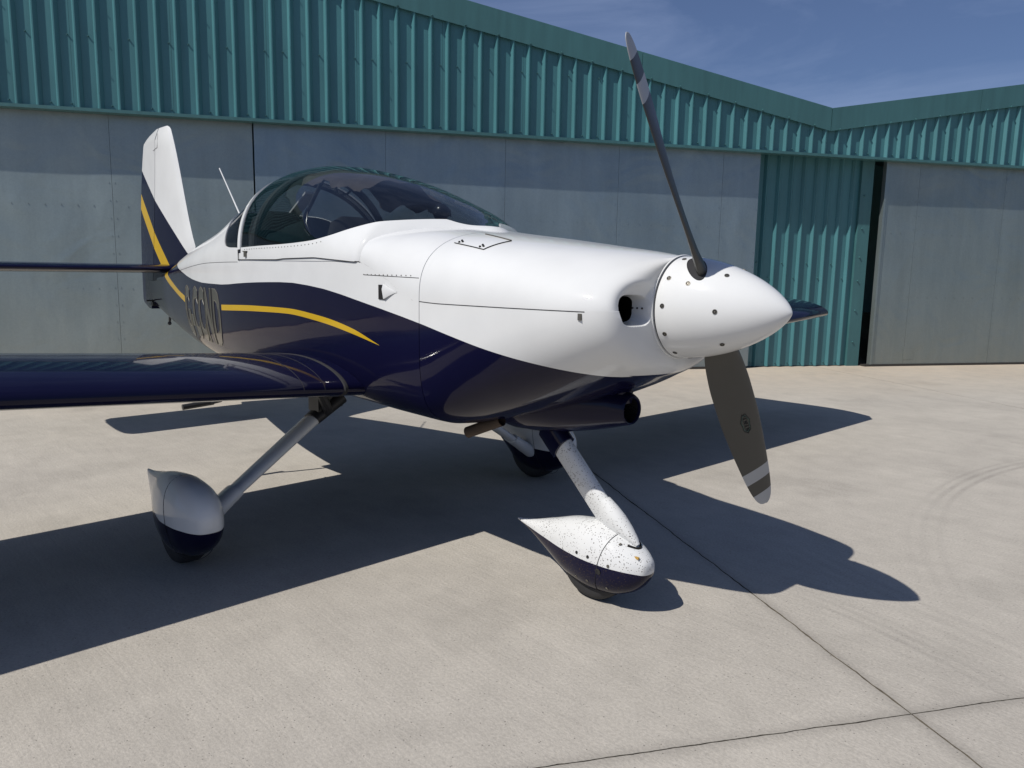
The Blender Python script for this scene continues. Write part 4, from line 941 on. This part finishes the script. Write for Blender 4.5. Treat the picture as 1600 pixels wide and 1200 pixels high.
NBOUND = [(-1.2, .206), (-1.10, .199), (-.926, .192), (-.795, .186), (-.67, .182), (-.587, .180), (-.52, .176), (-.46, .165)]
M['nosepant'] = livery('nose_fairing_paint', NBOUND, speck=1.0)
for sg in (-1, 1):
    mp_ = fairing('wheel_fairing', sg*1.076, MP, M['mainpant'], AC)
    tyre(-2.155, sg*1.076, .178, .060, mp_)
    # split line between front and rear half
    mb = MB(); tp, bt, hw = [tab(list(zip(MPX, MP[i]))) for i in (1, 2, 3)]
    x = -2.06; mb.tube([(x-.18*math.sin(t)*.35, sg*1.076+(hw(x)+.0008)*math.copysign(abs(math.cos(t))**(2/2.3), math.cos(t)), (tp(x)+bt(x))/2+((tp(x)-bt(x))/2+.0008)*math.copysign(abs(math.sin(t))**(2/2.3), math.sin(t))) for t in lin(0, 2*PI, 60)], .0013, 4, False)
    mb.build('fairing_seam', M['seam'], mp_)
    leg('gear_leg', (-2.17, sg*.36, .60), (-2.12, sg*.995, .175), .140, .120, .046, .040, M['white'], AC)
    leg('leg_cuff', (-2.13, sg*.845, .278), (-2.115, sg*.99, .180), .150, .165, .056, .075, M['white'], AC, 8)
    mb = MB(); mb.box((-2.215, sg*.425-.012, .585), (-2.12, sg*.425+.008, .72)); mb.box((-2.20, sg*.36-.05, .60), (-2.13, sg*.36+.06, .74)); mb.tube([(-2.06, sg*.47, .72), (-2.06, sg*.43, .63), (-2.09, sg*.40, .59)], .022, 8); mb.build('gear_socket', M['blackmetal'], AC, True, 40)
    leg('leg_root_fairing', (-2.16, sg*.30, .645), (-2.158, sg*.445, .548), .16, .14, .075, .058, M['blackmetal'], AC, 8)
# nose gear
NPX = [-.475, -.480, -.500, -.545, -.62, -.71, -.83, -.97, -1.10, -1.18]
NP = [NPX, [.202, .215, .235, .262, .295, .315, .303, .262, .224, .210], [.180, .160, .120, .080, .052, .042, .060, .122, .180, .203], [.004, .028, .052, .082, .104, .110, .096, .062, .026, .006]]
np_ = fairing('wheel_fairing', 0, NP, M['nosepant'], AC); np_['label'] = 'nose wheel fairing speckled with insect marks and dirt'
tyre(-.735, 0, .155, .055, np_)
leg('gear_leg', (-1.03, 0, .68), (-.655, 0, .325), .108, .104, .050, .046, M['whitespk'], AC)
leg('leg_cuff', (-1.01, 0, .66), (-.922, 0, .578), .136, .136, .074, .074, M['navy'], AC, 6)
# lower leg fairing: cone swept down and forward to a point in the slot
rows = []
for f, p, c, t in ((0, (-.715, 0, .383), .108, .050), (.25, (-.680, 0, .350), .128, .064), (.5, (-.645, 0, .322), .128, .070), (.75, (-.600, 0, .296), .095, .058), (.92, (-.560, 0, .275), .052, .038), (1, (-.540, 0, .262), .024, .020)):
    d = Vector((.42, 0, -.35)).normalized(); e = Vector((-d.z, 0, d.x)); e = e if e.x > 0 else -e
    rows.append([Vector(p)+e*((.40-u)*c)+Vector((0, 1, 0))*(v/.25*t/2) for u, v in airloop(12, t=.5, m_=0., p_=.4)])
V, Fc = grid(rows, close_v=True); k = len(rows[0]); Fc += [tuple(range(k))[::-1], tuple(range(len(V)-k, len(V)))]; fixn(obj('leg_cuff', V, Fc, M['whitespk'], AC, True, 60))
ntp, nbt, nhw = [tab(list(zip(NPX, NP[i]))) for i in (1, 2, 3)]
def onp(x, t, e=.0):
    c, s = math.cos(t), math.sin(t); return Vector((x, (nhw(x)+e)*math.copysign(abs(c)**(2/2.3), c), (ntp(x)+nbt(x))/2+((ntp(x)-nbt(x))/2+e)*math.copysign(abs(s)**(2/2.3), s)))
mb = MB(); mb.tube([onp(-.645+.03*math.sin(t), t, .0008) for t in lin(0, 2*PI, 60)], .0013, 4, False); mb.build('fairing_seam', M['seam'], np_)
def pant_screw(x, t, r_=.0065, m_='screw'):
    a = onp(x, t, .0); b = onp(x, t, .0016); mb = MB(); d = (b-a).normalized(); u = d.cross(Vector((1, 0, 0))).normalized(); v = d.cross(u)
    rows = [[a+d*h+(u*math.cos(2*PI*k/14)+v*math.sin(2*PI*k/14))*q for k in range(14)] for h, q in ((0, r_), (.0014, r_), (.0016, r_*.7), (.0006, r_*.3), (.0005, .0001))]
    V, Fc = grid(rows, close_v=True); mb.add(V, Fc); mb.build('screw', M[m_], np_)
def tz(x, z):
    m_ = (ntp(x)+nbt(x))/2; h = (ntp(x)-nbt(x))/2; q = max(-1, min(1, (z-m_)/h)); return PI-math.copysign(math.asin(abs(q)**(2.3/2)), q)
for x, z, k in ((-.747, .203, 1), (-.690, .202, 1), (-.598, .190, 0), (-.582, .268, 0), (-.762, .097, 0), (-.700, .100, 0), (-.612, .094, 0)): pant_screw(x, tz(x, z), .0062, 'screwdark' if k else 'screw')
pant_screw(-.640, tz(-.640, .158), .0125, 'blackplastic')
mb = MB(); a = onp(-.512, tz(-.512, .232), .001); mb.box((a.x-.010, a.y-.004, a.z-.004), (a.x+.010, a.y+.003, a.z+.004)); mb.build('sticker', simple('sticker_gold', (.45, .27, .06), .5), np_)
def onp_(x, t): return onp(x, t, -.002)
mb = MB(); mb.tube([onp_(-.532-.030*math.sin(a_)**2, PI/2+.34*math.sin(a_)) for a_ in lin(-PI/2, PI/2, 15)], .0060, 8); mb.build('fairing_slot', M['black'], np_)
# small catch on the cowl split line beside the inlet
mb = MB(); p = onside(-.505, 1.128, .001); mb.box((p.x-.006, p.y-.003, 1.118), (p.x+.007, p.y+.004, 1.139)); mb.build('cowl_pin', M['screw'], AC)
# screws on the inner inlet wall
# rivet rows along the canopy rail and the deck
mb = MB()
for x in lin(-2.78, -1.95, 26):
    p = secK(x, thK(x)*.82, -.0035); mb.sphere(p, .0026, 4, 6)
for x in lin(-1.30, -1.60, 12):
    p = onside(x, 1.245, .0005); mb.sphere(p, .0026, 4, 6)
tag(mb.build('rivet', M['screw'], AC), kind='stuff')
# turtle deck stiffener seams and side skin seam
mb = MB(); mb.tube([onside(x, z0t(x)-.008, .0004) for x in lin(-2.9, -4.6, 24)], .0012, 4); mb.build('skin_seam', M['seam'], AC); mb = MB(); mb.tube([onside(x, 1.237-.02*(x+1.26), .0004) for x in lin(-1.25, -1.60, 8)], .0013, 4); mb.build('skin_seam', M['seam'], AC)
for sd_ in (1, -1):
    f_ = lambda p: Vector((p.x, p.y*sd_, p.z))
    MB().tube([f_(sec(x, 0, True, -.0006)) for x in lin(-1.2385, -.49, 30)], .0014, 4).build('cowl_seam', M['seam'], AC)
    MB().tube([f_(secK(x, tlow(x), -.0022)-Vector((0, 0, .0012))) for x in lin(-1.66, -2.88, 60)], .0019, 4).build('skirt_gap', M['seam'], AC)
    MB().tube([f_(Vector((-2.874, secK(-2.874, 0, -.004).y, 1.30))), f_(secK(-2.874, .2, -.003))], .0016, 4).build('skirt_gap', M['seam'], AC)
    MB().tube([f_(secK(x, 0, -.0036)+Vector((0, 0, .0))) for x in lin(-1.64, -1.66, 2)], .002, 4).build('skirt_gap', M['seam'], AC)
for x_, y_ in ((-.425, .188), (-.445, .1875), (-.463, .187)):
    MB().sphere((x_, -y_, 1.155), .0035, 6, 8).build('screw', M['screwdark'], AC)

# ---------------- registration on the fuselage side
def reg(text, x0, x1, z0, z1, side=-1):
    cu = bpy.data.curves.new('registration', 'FONT'); cu.body = text; cu.size = 1; cu.resolution_u = 3; cu.offset = .035; cu.space_character = 1.06
    to = bpy.data.objects.new('tmp_text', cu); col.objects.link(to); bpy.context.view_layer.update()
    me = bpy.data.meshes.new_from_object(to.evaluated_get(bpy.context.evaluated_depsgraph_get())); bpy.data.objects.remove(to)
    xs_ = [v.co.x for v in me.vertices]; ys_ = [v.co.y for v in me.vertices]; a, b, c, d = min(xs_), max(xs_), min(ys_), max(ys_)
    bm = bmesh.new(); bm.from_mesh(me)
    for _ in range(3):
        lg = [e for e in bm.edges if e.calc_length() > .12]
        if lg: bmesh.ops.subdivide_edges(bm, edges=lg, cuts=1, use_grid_fill=False); bmesh.ops.triangulate(bm, faces=bm.faces)
    edges_ = [(e.verts[0].co.copy(), e.verts[1].co.copy()) for e in bm.edges if e.is_boundary]
    def mapv(co, off):
        x = x0+(co.x-a)/(b-a)*(x1-x0); z = z0+(co.y-c)/(d-c)*(z1-z0); p = onside(x, z, off); return Vector((x, p.y, z))
    for v in bm.verts: v.co = mapv(v.co, .0014)
    bm.to_mesh(me); bm.free(); me.materials.append(M['vinyl']); me.name = 'registration'
    o = link(bpy.data.objects.new('registration', me), AC); fixn(o)
    mb = MB()
    for p, q in edges_: mb.tube([mapv(p, .0018), mapv(q, .0018)], .0017, 4, False)
    tag(mb.build('registration_outline', M['vinyl2'], o), kind='stuff')
reg('G-CCND', -4.165, -3.245, .80, 1.14)
# navy/yellow small steps are part of the hull paint
for o in list(bpy.data.objects):
    if o.type == 'MESH': o.data.name = o.name
